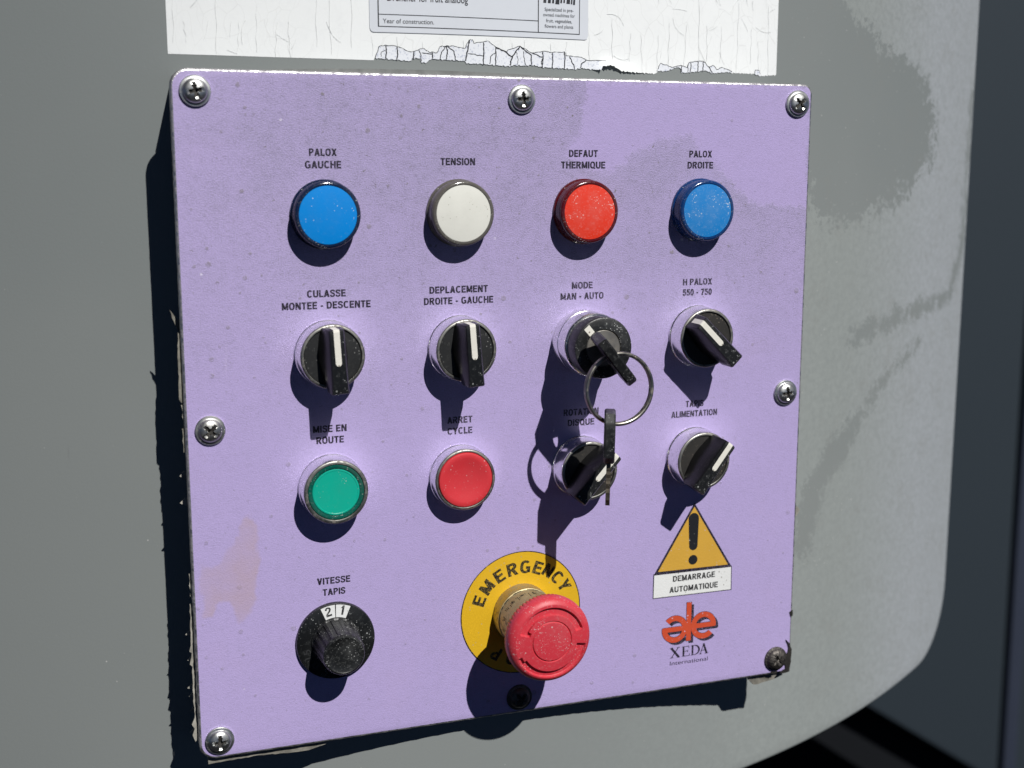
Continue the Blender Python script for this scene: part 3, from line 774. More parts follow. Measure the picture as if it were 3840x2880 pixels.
for k, (c, v, rot, mat, lab) in enumerate([('a', 30.1, 3, 'black', "selector switch pointing straight up under the CULASSE caption"),
                         ('b', 29.9, 4, 'black', "selector switch pointing straight up under the DEPLACEMENT caption"),
                         ('d', 30.1, 45, 'black_dusty', "selector switch turned to the upper left under the H PALOX caption"),
                         ('c', -29.9, -42, 'black_dusty', "selector switch under the ROTATION DISQUE caption, behind the hanging key"),
                         ('d', -29.8, -37, 'black_dusty', "selector switch turned to the upper right under the TAPIS ALIMENTATION caption")]):
    o = link_data("selector_switch", me_bezel.copy(), ['chrome', 'ringfront'], panel, loc=at(COLS[c], v, 0.02)); o["label"] = lab
    h = link_data("handle", me_handle.copy(), [mat, "black_side", mat + "_disc"], o, rot=(0, -math.radians(rot), 0), angle=38)
    p = link_data("pointer_line", me_pointer.copy(), 'white_line', o, smooth=False, rot=(0, -math.radians(rot), 0))

# ---------------------------------------------------------------- key switch
ks = part("key_switch", lathe([(15.0, 0), (15.0, 6.2), (14.85, 6.5), (14.45, 6.7), (14.45, 7.0), (14.85, 7.2), (14.85, 14.5), (14.7, 15.2), (14.2, 15.7), (13.6, 15.8), (13.4, 15.4)], 120), 'chrome', COLS['c'], 30.1, 0.02)
ks["label"] = "key switch with a black face under the MODE caption"
part("lock_face", lathe([(13.5, 15.2), (13.9, 18.0), (14.0, 24.8), (13.7, 25.5), (13.1, 25.8), (8.6, 25.8), (8.3, 25.5), (8.3, 24.9)], 100), 'black_dusty', parent=ks)
part("lock_cylinder", lathe([(8.25, 24.6), (8.25, 25.2), (7.9, 25.5), (0.0, 25.6)], 80), 'lockmetal', parent=ks)
bm = bmesh.new(); a = math.radians(131)
d = (math.cos(a), math.sin(a)); nn = (-d[1], d[0])
quad = [(d[0] * r + nn[0] * s, d[1] * r + nn[1] * s) for r, s in ((13.0, -1.6), (13.0, 1.6), (8.7, 1.5), (8.7, -1.5))]
flat_poly(bm, quad, 25.9)
part("pointer_line", bm, 'white_line', parent=ks, flat=True)

# ---------------------------------------------------------------- push buttons
pb = part("push_button", lathe(bezel_prof(11.4, 14.9, 14.4, 12.5), 120, BZI), ['chrome', 'ringfront'], COLS['a'], -29.7, 0.02)
pb["label"] = "green push button under the MISE EN ROUTE caption"
part("lens_rim", lathe([(12.45, 9.5), (12.45, 10.7), (12.1, 11.1), (11.2, 11.2), (10.6, 10.9), (10.5, 10.2)], 96), 'rim_green', parent=pb)
part("button_cap", lathe([(10.48, 9.8), (10.48, 10.5), (10.2, 10.75), (9.7, 10.8), (9.5, 10.65), (6, 10.6), (0, 10.6)], 96), 'green', parent=pb)
pb = part("push_button", lathe(bezel_prof(8.4, 14.9, 14.4, 12.9), 120, BZI), ['chrome', 'ringfront'], COLS['b'], -29.8, 0.02)
pb["label"] = "red push button under the ARRET CYCLE caption"
part("button_cap", lathe([(12.7, 6.0), (12.7, 8.2), (12.4, 8.7), (11.6, 8.95), (10, 8.75), (7.5, 8.25), (4.5, 7.85), (0, 7.7)], 96), 'red_cap', parent=pb)

# ---------------------------------------------------------------- speed dial
DU, DV = -89.0, -101.3
dial = part("speed_dial", lathe([(18.0, 0), (18.1, 1.0), (17.8, 1.9), (17.4, 2.1), (9, 2.15), (0.0, 2.15)], 120), 'black', DU, DV, 0.02)
dial["label"] = "black rotary speed dial under the VITESSE TAPIS caption"
def knob_fr(r, wv, t):
    if 3.2 < wv < 18.8 and r > 8.5:
        k = (t * 18 / (2 * math.pi)) % 1
        r = r - 0.5 * sstep(0.30 - abs(k - 0.5), 0, 0.1) * sstep(18.8 - wv, 0, 1.0)
    return r, wv
part("knob", lathe([(11.2, 2.2), (11.2, 3.0), (10.9, 3.4), (10.55, 6), (10.1, 11), (9.75, 15), (9.6, 17.5), (9.5, 18.4), (9.35, 19.2), (8.9, 19.8), (8.2, 20.0), (7.9, 19.8), (4, 19.8), (0.02, 19.8)], 160, fr=knob_fr), 'black_dusty', parent=dial)
def arc(r, a0, a1, k): return [(r * math.cos(math.radians(a0 + (a1 - a0) * i / k)), r * math.sin(math.radians(a0 + (a1 - a0) * i / k))) for i in range(k + 1)]
bm = bmesh.new()
for a0, a1 in ((66.5, 89.2), (90.8, 113)):
    flat_poly(bm, arc(17.3, a0, a1, 10) + arc(11.4, a1, a0, 8), 2.25)
part("scale_window", bm, 'sign_white', parent=dial, flat=True)
bm = bmesh.new()
add_caps(bm, "2", -3.3, 14.3, 2.8, 4.4, 2.32, rot=math.radians(12), weight=.8)
add_caps(bm, "1", 3.0, 14.5, 1.6, 4.4, 2.32, rot=math.radians(-12), weight=.8)
part("scale_digits", bm, 'ink_white', parent=dial, flat=True)
bm = bmesh.new()
add_text(bm, "15", -13.2, -4.6, 4.4, 3.2, 2.3, 0.0, rot=math.radians(102))
add_text(bm, "0", -9.6, -10.2, 2.4, 3.0, 2.3, 0.0, rot=math.radians(140))
part("scale_digits", bm, simple("faint_scale_ink", (0.030, 0.031, 0.033), 0.5), parent=dial, flat=True)

# ---------------------------------------------------------------- emergency stop
EU, EV = 0.9, -99.2
es = part("emergency_button", lathe([(14.3, 0), (14.3, 3), (14.2, 7.6), (13.8, 7.8), (13.8, 8.5), (13.9, 8.7), (13.6, 9.2), (13.5, 26.0), (12.8, 26.6), (9, 27.0)], 110), 'collar', EU, EV, 0.1)
es["label"] = "red mushroom emergency button on a round yellow disc"
bm = bmesh.new(); flat_poly(bm, arc(30.0, 0, 358, 180), 0.12)
part("warning_disc", bm, 'yellow', parent=es, flat=True)
bm = bmesh.new()
ri = arc(30.05, 0, 360, 180)
stroke(bm, ri, 0.42, 0.18)
for ch, an, rr, wd in (("E", 159, 22.6, 4.9), ("M", 140, 22.4, 6.6), ("E", 120, 22.2, 5.0), ("R", 102, 22.2, 5.5), ("G", 85, 22.5, 5.6), ("E", 68.5, 22.8, 4.9), ("N", 54.5, 23.6, 5.4), ("C", 40, 24.0, 5.3), ("Y", 26.5, 24.6, 5.4)):
    t = math.radians(an)
    add_caps(bm, ch, rr * math.cos(t), rr * math.sin(t), wd * 0.92, 6.2, 0.2, rot=t - math.pi / 2)
for ch, an, wd in (("P", 236, 4.8), ("O", 257, 5.4), ("T", 280, 4.8), ("S", 302, 5.2)):
    t = math.radians(an)
    add_caps(bm, ch, 23.0 * math.cos(t), 23.0 * math.sin(t), wd * 0.92, 6.2, 0.2, rot=t - math.pi / 2)
part("disc_lettering", bm, 'ink_yellow', parent=es, flat=True)
# tick marks pressed into the collar
bm = bmesh.new()
for i in range(46):
    t = math.radians(60 + i * 3.4)
    ln = 4.2 if i % 7 == 3 else random.uniform(1.0, 2.6); w0 = 11.5 + random.uniform(-.5, 1.2)
    if random.random() < 0.3: continue
    dw = 0.012 * (1 if i % 7 else 2.6)
    a0, a1 = t - dw, t + dw
    q = [(13.62, a0, w0), (13.62, a1, w0), (13.60, a1, w0 + ln), (13.60, a0, w0 + ln)]
    bm.faces.new([bm.verts.new(P3(r * math.cos(x), r * math.sin(x), y)) for r, x, y in q])
for i in range(60):
    t0 = math.radians(i * 6); t1 = math.radians(i * 6 + 6)
    if random.random() < 0.25: continue
    bm.faces.new([bm.verts.new(P3(r * math.cos(x), r * math.sin(x), y)) for r, x, y in ((13.93, t0, 7.75), (13.93, t1, 7.75), (13.95, t1, 8.62), (13.95, t0, 8.62))])
link_mesh.raw = True
part("collar_marks", bm, 'rubber', parent=es); link_mesh.raw = False
def mush_fr(r, wv, t):
    deg = math.degrees(t) % 360
    if r > 18.6 and wv < 30.0:
        r -= 0.42 * (1 if (t * 66 / (2 * math.pi)) % 1 < 0.34 else 0) * sstep(30.0 - wv, 0, 0.8)
    if wv > 33:
        g = 0
        def crescent(d0, d1, r0, r1):
            arcd = min(deg - d0, d1 - deg)
            kk = sstep(arcd, -0.4, 0.9)
            taper = 1.0
            return kk * sstep(r, r0 - .12, r0 + .12) * sstep(r1 - r, -0.15, 0.55)
        # two recessed crescents (turning arrows) and the central disc's groove
        lo = 12.0 + (2.0 if deg < 222 else 0) * 0 
        g = max(g, crescent(203, 349, 14.1 - (1.6 if deg > 338 else 0) + (1.2 if deg < 212 else 0), 17.2))
        g = max(g, crescent(16, 163, 12.3 - (1.4 if deg > 153 else 0), 15.7))
        wv -= 1.35 * g
        wv -= 0.6 * (1 - sstep(abs(r - 9.3), 0.15, 0.42))
        if r < 9.3: wv += 0.12
    return r, wv
LIFT = 2.3
prof = [(9, 24.0), (14, 24.3), (17.5, 25.0), (18.8, 25.8), (19.6, 27.0), (19.95, 28.8), (20.0, 30.4), (19.9, 31.8), (19.5, 33.0), (18.9, 33.9), (18.2, 34.5), (17.6, 34.9), (17.2, 35.1)]
r_ = 17.0
while r_ > 0.1:
    prof.append((r_, 35.2 + 0.8 * (1 - (r_ / 17.0) ** 2))); r_ -= 0.2
prof.append((0.02, 36.0))
def cap_fr(r, wv, t):
    a, b = mush_fr(r, wv, t); return a, b + LIFT
part("mushroom_cap", lathe(prof, 330, fr=cap_fr), 'red_mush', parent=es, angle=50).location = P3(0.9, -1.0, 0)

# ---------------------------------------------------------------- warning sign
bm = bmesh.new()
flat_poly(bm, [(71.0, -88.1), (113.9, -88.4), (92.3, -53.6)], 0.06)
ws = part("warning_sign", bm, 'ink', 0, 0, 0, flat=True); ws["label"] = "yellow warning triangle above the DEMARRAGE AUTOMATIQUE plate"
bm = bmesh.new(); flat_poly(bm, [(72.9, -87.2), (112.0, -87.5), (92.3, -55.6)], 0.11)
part("yellow_triangle", bm, 'yellow_sign', parent=ws, flat=True)
bm = bmesh.new()
flat_poly(bm, [(92.05 + 2.85 * math.cos(math.radians(a)), -61.6 + 2.85 * math.sin(math.radians(a))) for a in range(0, 181, 15)] + [(92.15 + 2.35 * math.cos(math.radians(a)), -75.6 + 2.35 * math.sin(math.radians(a))) for a in range(180, 361, 15)], 0.16)
flat_poly(bm, [(92.15 + 2.5 * math.cos(math.radians(a)), -82.9 + 2.5 * math.sin(math.radians(a))) for a in range(0, 360, 12)], 0.16)
part("exclamation_mark", bm, printed("mark_black", (0.014, 0.015, 0.018), 1.5, (0.45, 0.43, 0.38)), parent=ws, flat=True)
bm = bmesh.new(); flat_poly(bm, [(70.4, -88.1), (114.3, -88.35), (114.5, -101.2), (70.3, -100.9)], 0.08)
part("plate_border", bm, 'ink', parent=ws, flat=True)
bm = bmesh.new(); flat_poly(bm, [(70.9, -88.8), (113.9, -89.0), (114.0, -100.8), (70.7, -100.5)], 0.13)
tp = part("text_plate", bm, 'sign_white', parent=ws, flat=True)
bm = bmesh.new(); add_caps(bm, "DEMARRAGE", 93.0, -91.7, 23.6, 3.0, 0.18); add_caps(bm, "AUTOMATIQUE", 93.0, -97.3, 27.1, 3.0, 0.18)
part("plate_lettering", bm, 'ink_white', parent=ws, flat=True)

# ---------------------------------------------------------------- maker's logo
def ring_sector(bm, cx, cy, ro, ri, a0, a1, w, k=40, sx=1.0, rix=None):
    rix = rix or ri
    O = [(cx + ro * sx * math.cos(math.radians(a0 + (a1 - a0) * i / k)), cy + ro * math.sin(math.radians(a0 + (a1 - a0) * i / k))) for i in range(k + 1)]
    I = [(cx + rix * sx * math.cos(math.radians(a0 + (a1 - a0) * i / k)), cy + ri * math.sin(math.radians(a0 + (a1 - a0) * i / k))) for i in range(k + 1)]
    for i in range(k): flat_poly(bm, [O[i], O[i + 1], I[i + 1], I[i]], w)
def logo(bm, du, dv, w, grow=0.0):
    g = grow; e = 0.004
    flat_poly(bm, [(89.35 - g + du, -125.2 - g + dv), (92.0 + g + du, -125.2 - g + dv), (92.0 + g + du, -105.0 + g + dv), (89.35 - g + du, -105.0 + g + dv)], w)
    # right letter e
    cx, cy, ro, ri = 99.0 + du, -118.0 + dv, 7.1 + g, 4.3 - g
    ring_sector(bm, cx, cy, ro, ri, -8 if not g else -8, 316, w + e)
    flat_poly(bm, [(cx - 4.8, cy - 1.2 - g), (cx + 6.6 + g, cy - 1.2 - g), (cx + 6.6 + g, cy + 1.3 + g), (cx - 4.8, cy + 1.3 + g)], w + 2 * e)
    # left letter: the same shape turned half round, as in the mark
    cx, cy = 82.9 + du, -118.2 + dv
    ring_sector(bm, cx, cy, ro, ri, 172, 496, w + e)
    flat_poly(bm, [(cx - 6.6 - g, cy - 1.3 - g), (cx + 4.8, cy - 1.3 - g), (cx + 4.8, cy + 1.2 + g), (cx - 6.6 - g, cy + 1.2 + g)], w + 2 * e)
bm = bmesh.new(); logo(bm, 1.4, -1.35, 0.05); logo(bm, 0, 0, 0.07, 0.22)
lg = part("maker_logo", bm, 'logo_black', flat=True); lg["label"] = "red and black logo above the word XEDA"
bm = bmesh.new(); logo(bm, 0, 0, 0.10)
part("red_letters", bm, 'logo_red', parent=lg, flat=True)
# XEDA in a serif face, drawn by strokes
bm = bmesh.new()
def seg(x0, y0, x1, y1, wd): stroke(bm, [(x0, y0), (x1, y1)], wd, 0.08)
B, T = -133.3, -128.0
seg(81.2, T, 85.6, B, 1.15); seg(85.2, T, 81.3, B, 0.45)
for x in (81.3, 85.2): seg(x - 0.9, T - .1, x + 0.9, T - .1, 0.28); seg(x - 0.8 + .1, B + .1, x + 1.1, B + .1, 0.28)
seg(88.1, T, 88.1, B, 0.95); seg(87.2, T - .14, 91.2, T - .14, 0.3); seg(87.2, B + .14, 91.6, B + .14, 0.3); seg(88.1, (T + B) / 2, 90.5, (T + B) / 2, 0.3)
seg(91.1, T, 91.1, T - 1.2, .25); seg(91.5, B, 91.5, B + 1.3, .25); seg(90.5, (T + B) / 2 - .6, 90.5, (T + B) / 2 + .6, .25)
seg(93.2, T, 93.2, B, 0.95); seg(92.3, T - .14, 94.4, T - .14, 0.3); seg(92.3, B + .14, 94.4, B + .14, 0.3)
pts = [(94.2 + 2.7 * math.cos(math.radians(a)), (T + B) / 2 + 2.5 * math.sin(math.radians(a))) for a in range(90, -91, -12)]
stroke(bm, pts, [0.3 + 0.65 * math.cos(math.radians(a)) for a in range(90, -91, -12)], 0.08)
seg(99.6, T + .2, 97.6, B, 0.4); seg(99.4, T + .2, 101.3, B, 1.05); seg(98.3, B + 1.9, 100.7, B + 1.9, 0.3); seg(96.9, B + .1, 98.5, B + .1, 0.28); seg(100.2, B + .1, 102.2, B + .1, 0.28)
add_text(bm, "International", 91.3, -136.1, 21.4, 2.1, 0.08, 0.0)
part("logo_lettering", bm, 'ink', parent=lg, flat=True)

# ================================================================== KEYS
# key standing in the lock: black bow leaning a little, seen along its edge
def key_bow(bm, W_, H_, T_, hole, hr, taper=0.0):
    """plate in local x (width) / y (height from 0 up), thickness T_ along local z, with a round hole"""
    c = 3.2
    pts = []
    outline = [(-W_ / 2 + taper, 0), (W_ / 2 - taper, 0), (W_ / 2, 4.5), (W_ / 2, H_ - c), (W_ / 2 - c, H_), (-W_ / 2 + c, H_), (-W_ / 2, H_ - c), (-W_ / 2, 4.5)]
    rim_ = []
    for i in range(len(outline)):
        a, b = outline[i], outline[(i + 1) % len(outline)]
        for j in range(4): rim_.append((a[0] + (b[0] - a[0]) * j / 4, a[1] + (b[1] - a[1]) * j / 4))
    n = len(rim_)
    hol = []
    for x, y in rim_:
        t = math.atan2(y - hole[1], x - hole[0]); hol.append((hole[0] + hr * math.cos(t), hole[1] + hr * math.sin(t)))
    return rim_, hol
def build_bow(bm, O, X, Y, Z, W_, H_, T_, hole, hr, taper):
    rim_, hol = key_bow(None, W_, H_, T_, hole, hr, taper); n = len(rim_)
    def mk(p, z, s=1.0):
        cx, cy = 0, H_ / 2
        return bm.verts.new(O + X * ((p[0] - cx) * s + cx) * MM + Y * ((p[1] - cy) * s + cy) * MM + Z * z * MM)
    ch = 0.7
    layers = [[mk(p, -T_ / 2, .95) for p in rim_], [mk(p, -T_ / 2 + ch) for p in rim_], [mk(p, T_ / 2 - ch) for p in rim_], [mk(p, T_ / 2, .95) for p in rim_]]
    hl = [[mk(p, -T_ / 2) for p in hol], [mk(p, T_ / 2) for p in hol]]
    def band(a, b):
        for i in range(n): bm.faces.new((a[i], a[(i + 1) % n], b[(i + 1) % n], b[i]))
    for a, b in zip(layers, layers[1:]): band(a, b)
    band(hl[0], layers[0]); band(layers[3], hl[1]); band(hl[1], hl[0])
k1 = empty("key", P3(30.9, 30.1, 25.8), "black headed key pushed into the MODE lock, seen edge on", "key")
O0 = P3(30.9, 30.1, 25.8)
slot = math.radians(128.5)
Xd = Vector((math.cos(slot), 0, math.sin(slot)))
ax = Vector((-0.215, -1.0, -0.05)).normalized()
Yd = (ax - Xd * ax.dot(Xd)).normalized(); Zd = Xd.cross(Yd)
bm = bmesh.new(); build_bow(bm, Yd * 3.2 * MM - Xd * 1.2 * MM, Xd, Yd, Zd, 24.5, 21.0, 4.8, (0.5, 13.0), 4.0, 5.0)
link_mesh("bow", bm, 'black_dusty', k1, angle=30)
bm = bmesh.new()
vs = []
for z in (-1.0, 1.0):
    for x, y in ((-3.6, -2.5), (3.6, -2.5), (3.6, 4.2), (-3.6, 4.2)): vs.append(bm.verts.new(Xd * x * MM + Yd * y * MM + Zd * z * MM))
for f in ((0, 1, 2, 3), (7, 6, 5, 4), (0, 4, 5, 1), (1, 5, 6, 2), (2, 6, 7, 3), (3, 7, 4, 0)): bm.faces.new([vs[i] for i in f])
link_mesh("blade", bm, 'keymetal', k1, smooth=False)

# split ring
RC = (31.4, 14.2, 42.0)
bm = bmesh.new(); NT_, rt, Rr_ = 300, 0.80, 15.6
rows = []
for i in range(NT_ + 1):
    t = math.radians(80) + 2 * math.pi * 1.95 * i / NT_; wz = -0.62 + 1.24 * sstep(i / NT_, 0.42, 0.58)
    row = []
    for j in range(10):
        b = 2 * math.pi * j / 10
        rr = Rr_ + rt * math.cos(b) * 1.15
        row.append(bm.verts.new(P3(rr * math.cos(t), rr * math.sin(t), wz + rt * math.sin(b))))
    rows.append(row)
for a, b in zip(rows, rows[1:]):
    for j in range(10): bm.faces.new((a[j], a[(j + 1) % 10], b[(j + 1) % 10], b[j]))
bm.faces.new(rows[0][::-1]); bm.faces.new(rows[-1])
ring = link_mesh("key_ring", bm, 'ringmetal', None, angle=60, loc=P3(*RC), rot=(math.radians(-2), 0, 0))
tag(ring, "round steel split ring hanging from the key in the lock", "key ring")

# hanging key, seen edge on from the camera
KT = P3(27.3, 3.6, 42.0)
k2 = empty("key", KT, "second key with a black head and notched blade hanging from the ring", "key")
Xk = Vector((-0.40, -0.917, 0.0)).normalized(); Yk = Vector((-0.02, 0, -1.0)).normalized(); Zk = Xk.cross(Yk).normalized()
bm = bmesh.new(); build_bow(bm, Vector((0, 0, 0.9 * MM)), Xk, Yk, Zk, 17.0, 22.5, 4.9, (0, 5.4), 2.2, 2.5)
link_mesh("bow", bm, 'black_dusty', k2, angle=30)
bm = bmesh.new()
prof = [(-3.6, 20.0), (3.6, 20.0), (3.6, 24.5), (3.3, 25.5), (3.4, 27.0), (3.05, 28.6), (3.1, 30.0), (3.3, 31.2), (2.9, 33.4), (3.15, 35.2), (2.95, 37.2), (3.0, 38.6), (1.8, 41.3), (-2.2, 42.4), (-3.6, 41.0)]
f0 = [bm.verts.new(Xk * x * MM + Yk * y * MM - Zk * 0.95 * MM) for x, y in prof]; f1 = [bm.verts.new(Xk * x * MM + Yk * y * MM + Zk * 0.95 * MM) for x, y in prof]
bm.faces.new(f0); bm.faces.new(f1[::-1])
for i in range(len(prof)): bm.faces.new((f0[i], f0[(i + 1) % len(prof)], f1[(i + 1) % len(prof)], f1[i]))
link_mesh("blade", bm, 'keymetal', k2, smooth=False)

# ================================================================== STICKER AND LABEL on the cover above the panel
def interp(pl, u):
    for (a, b), (c, d_) in zip(pl, pl[1:]):
        if a <= u <= c: return b + (d_ - b) * (u - a) / max(c - a, 1e-6)
    return pl[0][1] if u < pl[0][0] else pl[-1][1]
EDGE = [(-148.3, 158.2), (-105, 157.1), (-62.9, 156.4), (-62.6, 157.4), (-57, 157.0), (-46.7, 156.3), (-46.4, 157.6), (-42.6, 157.6), (-42.3, 155.8), (-39.5, 155.9), (-37.9, 157.5), (-30, 157.2), (-22.5, 156.9), (-21.3, 155.8), (-16.2, 155.9), (-9, 155.5), (-1.7, 155.1), (0.5, 155.7), (5.4, 155.6), (9.5, 156.0), (14.2, 155.2), (22, 155.0), (30.7, 154.7), (34, 155.4), (38.1, 155.0), (43.8, 154.8), (44.1, 156.4), (48.7, 157.1), (50.7, 156.5), (54.8, 154.6), (62, 154.3), (74.4, 154.1), (74.8, 155.5), (79.6, 155.5), (83.1, 156.6), (86.4, 157.8), (88.4, 157.0), (88.8, 155.2), (92.5, 155.4), (103.3, 156.8), (107.4, 155.6), (117.5, 156.7), (119.9, 156.3), (134.9, 156.5), (138.8, 155.6), (149.8, 156.6)]
def lift(u, v):
    """the lower edge has come unstuck and curls away from the cover"""
    t = math.exp(-((u - 47.5) / 4.2) ** 2) * 3.8 + (math.exp(-((u - 56) / 11.0) ** 2) * 0.9 if u > 47 else 0)
    return t * max(0.0, 1 - (v - 154.2) / 7.0) ** 1.6
STW = lambda u, v: WW(u) + lift(u, v)
stk = random.Random(3)
def column_sheet(lowf, highf, u0, u1, du, rows, off, wf):
    bm = bmesh.new(); cols = []; n = int((u1 - u0) / du)
    for i in range(n + 1):
        u = u0 + (u1 - u0) * i / n; lo, hi = lowf(u), highf(u)
        if hi - lo < 0.15: hi = lo + 0.15
        cols.append([bm.verts.new(P3(u, lo + (hi - lo) * (j / rows) ** 1.6, wf(u, lo + (hi - lo) * (j / rows) ** 1.6) + off)) for j in range(rows + 1)])
    for a, b in zip(cols, cols[1:]):
        for j in range(rows): bm.faces.new((a[j], b[j], b[j + 1], a[j + 1]))
    return bm
def thicken(bm, t):
    """give a sheet a real thickness behind its face"""
    face_out(bm)
    r = bmesh.ops.extrude_face_region(bm, geom=bm.faces[:])
    for v in [x for x in r["geom"] if isinstance(x, bmesh.types.BMVert)]: v.co.y -= 0; v.co.y += t * MM
    bmesh.ops.recalc_face_normals(bm, faces=bm.faces[:])
def jag(u): return 0.28 * math.sin(u * 3.7) * math.sin(u * 1.31 + 1) + 0.15 * math.sin(u * 9.1) if u > -63 else 0
def edge_low(u): return interp(EDGE, u) + jag(u)
bm = column_sheet(edge_low, lambda u: 235.0, -148.5, 150.0, 0.5, 24, 0.10, STW); thicken(bm, 0.15)
sticker = link_mesh("sticker", bm, 'sticker', angle=60)
tag(sticker, "white cracked sticker with a torn lower edge above the lavender panel", "sticker")
# where the face of the sticker has flaked away
PTOP = [(-62.2, 157.6), (-61.9, 158.6), (-60.7, 162.2), (-57.7, 162.9), (-52.9, 162.4), (-46.8, 160.2), (-43.5, 161.0), (-41.6, 161.9), (-38.8, 160.4), (-35.0, 160.1), (-34.0, 162.6), (-30.7, 163.3), (-26.8, 163.0), (-22.5, 162.2), (-20.5, 166.1), (-19.0, 166.2), (-18.1, 164.6), (-11.7, 165.9), (-8.4, 163.5), (-3.2, 161.4), (-2.2, 162.3), (3.4, 164.1), (9.0, 161.3), (14.2, 162.1), (18.9, 161.8), (25.3, 162.3), (25.8, 160.6), (33.3, 160.2), (36.6, 158.9), (46.5, 158.9)]
PTOP2 = [(74.8, 156.2), (76.5, 159.0), (79.6, 158.4), (83, 157.4), (88.5, 158.6), (92.0, 157.6), (93, 160.0), (99, 161.0), (102, 160.8), (105, 158.6), (108, 159.3), (110, 157.4), (113, 158.6), (118, 157.6), (119.8, 156.8)]
PTOP3 = [(134.8, 156.8), (135.2, 158.4), (138.2, 158.2), (138.6, 156.4)]
for PT in (PTOP, PTOP2, PTOP3):
    bm = column_sheet(lambda u: edge_low(u) - 0.02, lambda u: interp(PT, u) + 0.25 * math.sin(u * 2.9), PT[0][0], PT[-1][0], 0.5, 5, 0.34, STW)
    flat_mesh("flaked_patch", bm, 'peeled', sticker)
bm = bmesh.new()
def crack(pts, wd=0.30): 
    q = []
    for (a, b), (c, d_) in zip(pts, pts[1:]):
        for k in range(5):
            jx, jy = (0, 0) if k == 0 else (stk.uniform(-.22, .22), stk.uniform(-.22, .22))
            q.append((a + (c - a) * k / 5 + jx, b + (d_ - b) * k / 5 + jy))
    q.append(pts[-1])
    stroke(bm, q, [wd * (0.6 + 0.8 * abs(math.sin(i * 1.7))) for i in range(len(q))], 0.42, wf=STW)
for PT, wd in ((PTOP, 0.22), (PTOP2, 0.24), (PTOP3, 0.2)): crack([(u, v + 0.05) for u, v in PT], wd)
for u, v in ((-57.6, 162.8), (-52.8, 162.3), (-45.6, 160.2), (-37.2, 160.6), (-30.7, 163.3), (-13.9, 165.2), (-8.2, 163.6), (14.4, 162), (19.2, 161.8), (25.2, 162.2), (101.5, 160.8), (98.4, 160.8), (94, 159.9)):
    crack([(u, v), (u + 0.2, (v + interp(EDGE, u)) / 2), (u - 0.1, edge_low(u) + 0.1)], 0.42)
crack([(-20.3, 166), (-21.3, 161), (-22.2, 157)], 0.5)
crack([(-31, 163.1), (-33.0, 160.5), (-33.6, 157.4)], 0.34); crack([(-30.4, 163.1), (-27.4, 161), (-26.6, 157.1)], 0.36); crack([(-41.9, 160.0), (-37.4, 159.6)], 0.3)
crack([(-43.2, 161), (-42.2, 159), (-42.2, 156.4)], 0.3); crack([(-21.2, 160.2), (-14.0, 159.3)], 0.26); crack([(-8.3, 161), (-10.6, 159), (-11, 156)], 0.3)
crack([(-8, 163.3), (-3.4, 161.4), (-0.6, 159.2)], 0.5); crack([(3.4, 164), (-0.2, 159.6), (-1.4, 155.6)], 0.5); crack([(3.5, 164), (8.8, 160.4), (9.0, 156.2)], 0.44)
crack([(5, 162), (5.6, 158), (6.2, 155.9)], 0.24); crack([(9.2, 161.2), (14.2, 159.6)], 0.36); crack([(14.6, 160), (13.8, 157.8), (14.2, 155.4)], 0.34); crack([(27.8, 160.4), (29.6, 157), (30.4, 155)], 0.4)
crack([(36.4, 159), (34, 157.4), (33.4, 155.4)], 0.4); crack([(-57.8, 160.6), (-59.6, 160), (-59.8, 158)], 0.2); crack([(1.6, 161.4), (2.6, 158), (2.0, 156)], 0.18)
crack([(88.6, 158.3), (88.8, 155.6)], 0.4); crack([(105, 158.5), (106.5, 156.9), (107.4, 155.9)], 0.4); crack([(92.6, 159.6), (92.4, 155.8)], 0.3)
flat_mesh("cracks", bm, 'crackline', sticker)

bm = bmesh.new(); hr = random.Random(21)
def hair(pts, wd):
    stroke(bm, pts, [wd * hr.uniform(.5, 1.2) for _ in pts], 0.30, wf=STW)
x = -146.0; posts = []
while x < 148:
    top = hr.choice((196, 190, 178, 172)); bot = edge_low(x) + hr.choice((0.3, 0.3, 2, 5)); dr = hr.uniform(-1.2, 1.2); n = 14
    pts = [(x + dr * i / n + 0.25 * math.sin(i * .9 + x), bot + (top - bot) * i / n) for i in range(n + 1)]
    if not (-66 < x < 38): hair(pts, 0.16); posts.append(x)
    elif bot < 168: hair([p for p in pts if p[1] < 167.5], 0.14)
    x += hr.uniform(5, 13)
for k in range(64):
    u0 = hr.uniform(-146, 146); v0 = hr.uniform(158, 194)
    if -70 < u0 < 42 and v0 > 158: continue
    a0 = hr.uniform(0, 6.28); L = hr.uniform(4, 13); cv_ = hr.uniform(-.14, .14); pts = []; uu, vv, a = u0, v0, a0
    for i in range(12):
        pts.append((uu, vv)); uu += math.cos(a) * L / 12; vv += math.sin(a) * L / 12; a += cv_ * L / 12 + hr.uniform(-.09, .09)
    if all(-148 < p[0] < 149.5 and p[1] > edge_low(p[0]) + .4 and not (-66 < p[0] < 38.5 and p[1] > 167) for p in pts): hair(pts, 0.17)
flat_mesh("hairline_cracks", bm, simple("hairline_grey", (0.745, 0.76, 0.755), 0.6), sticker)

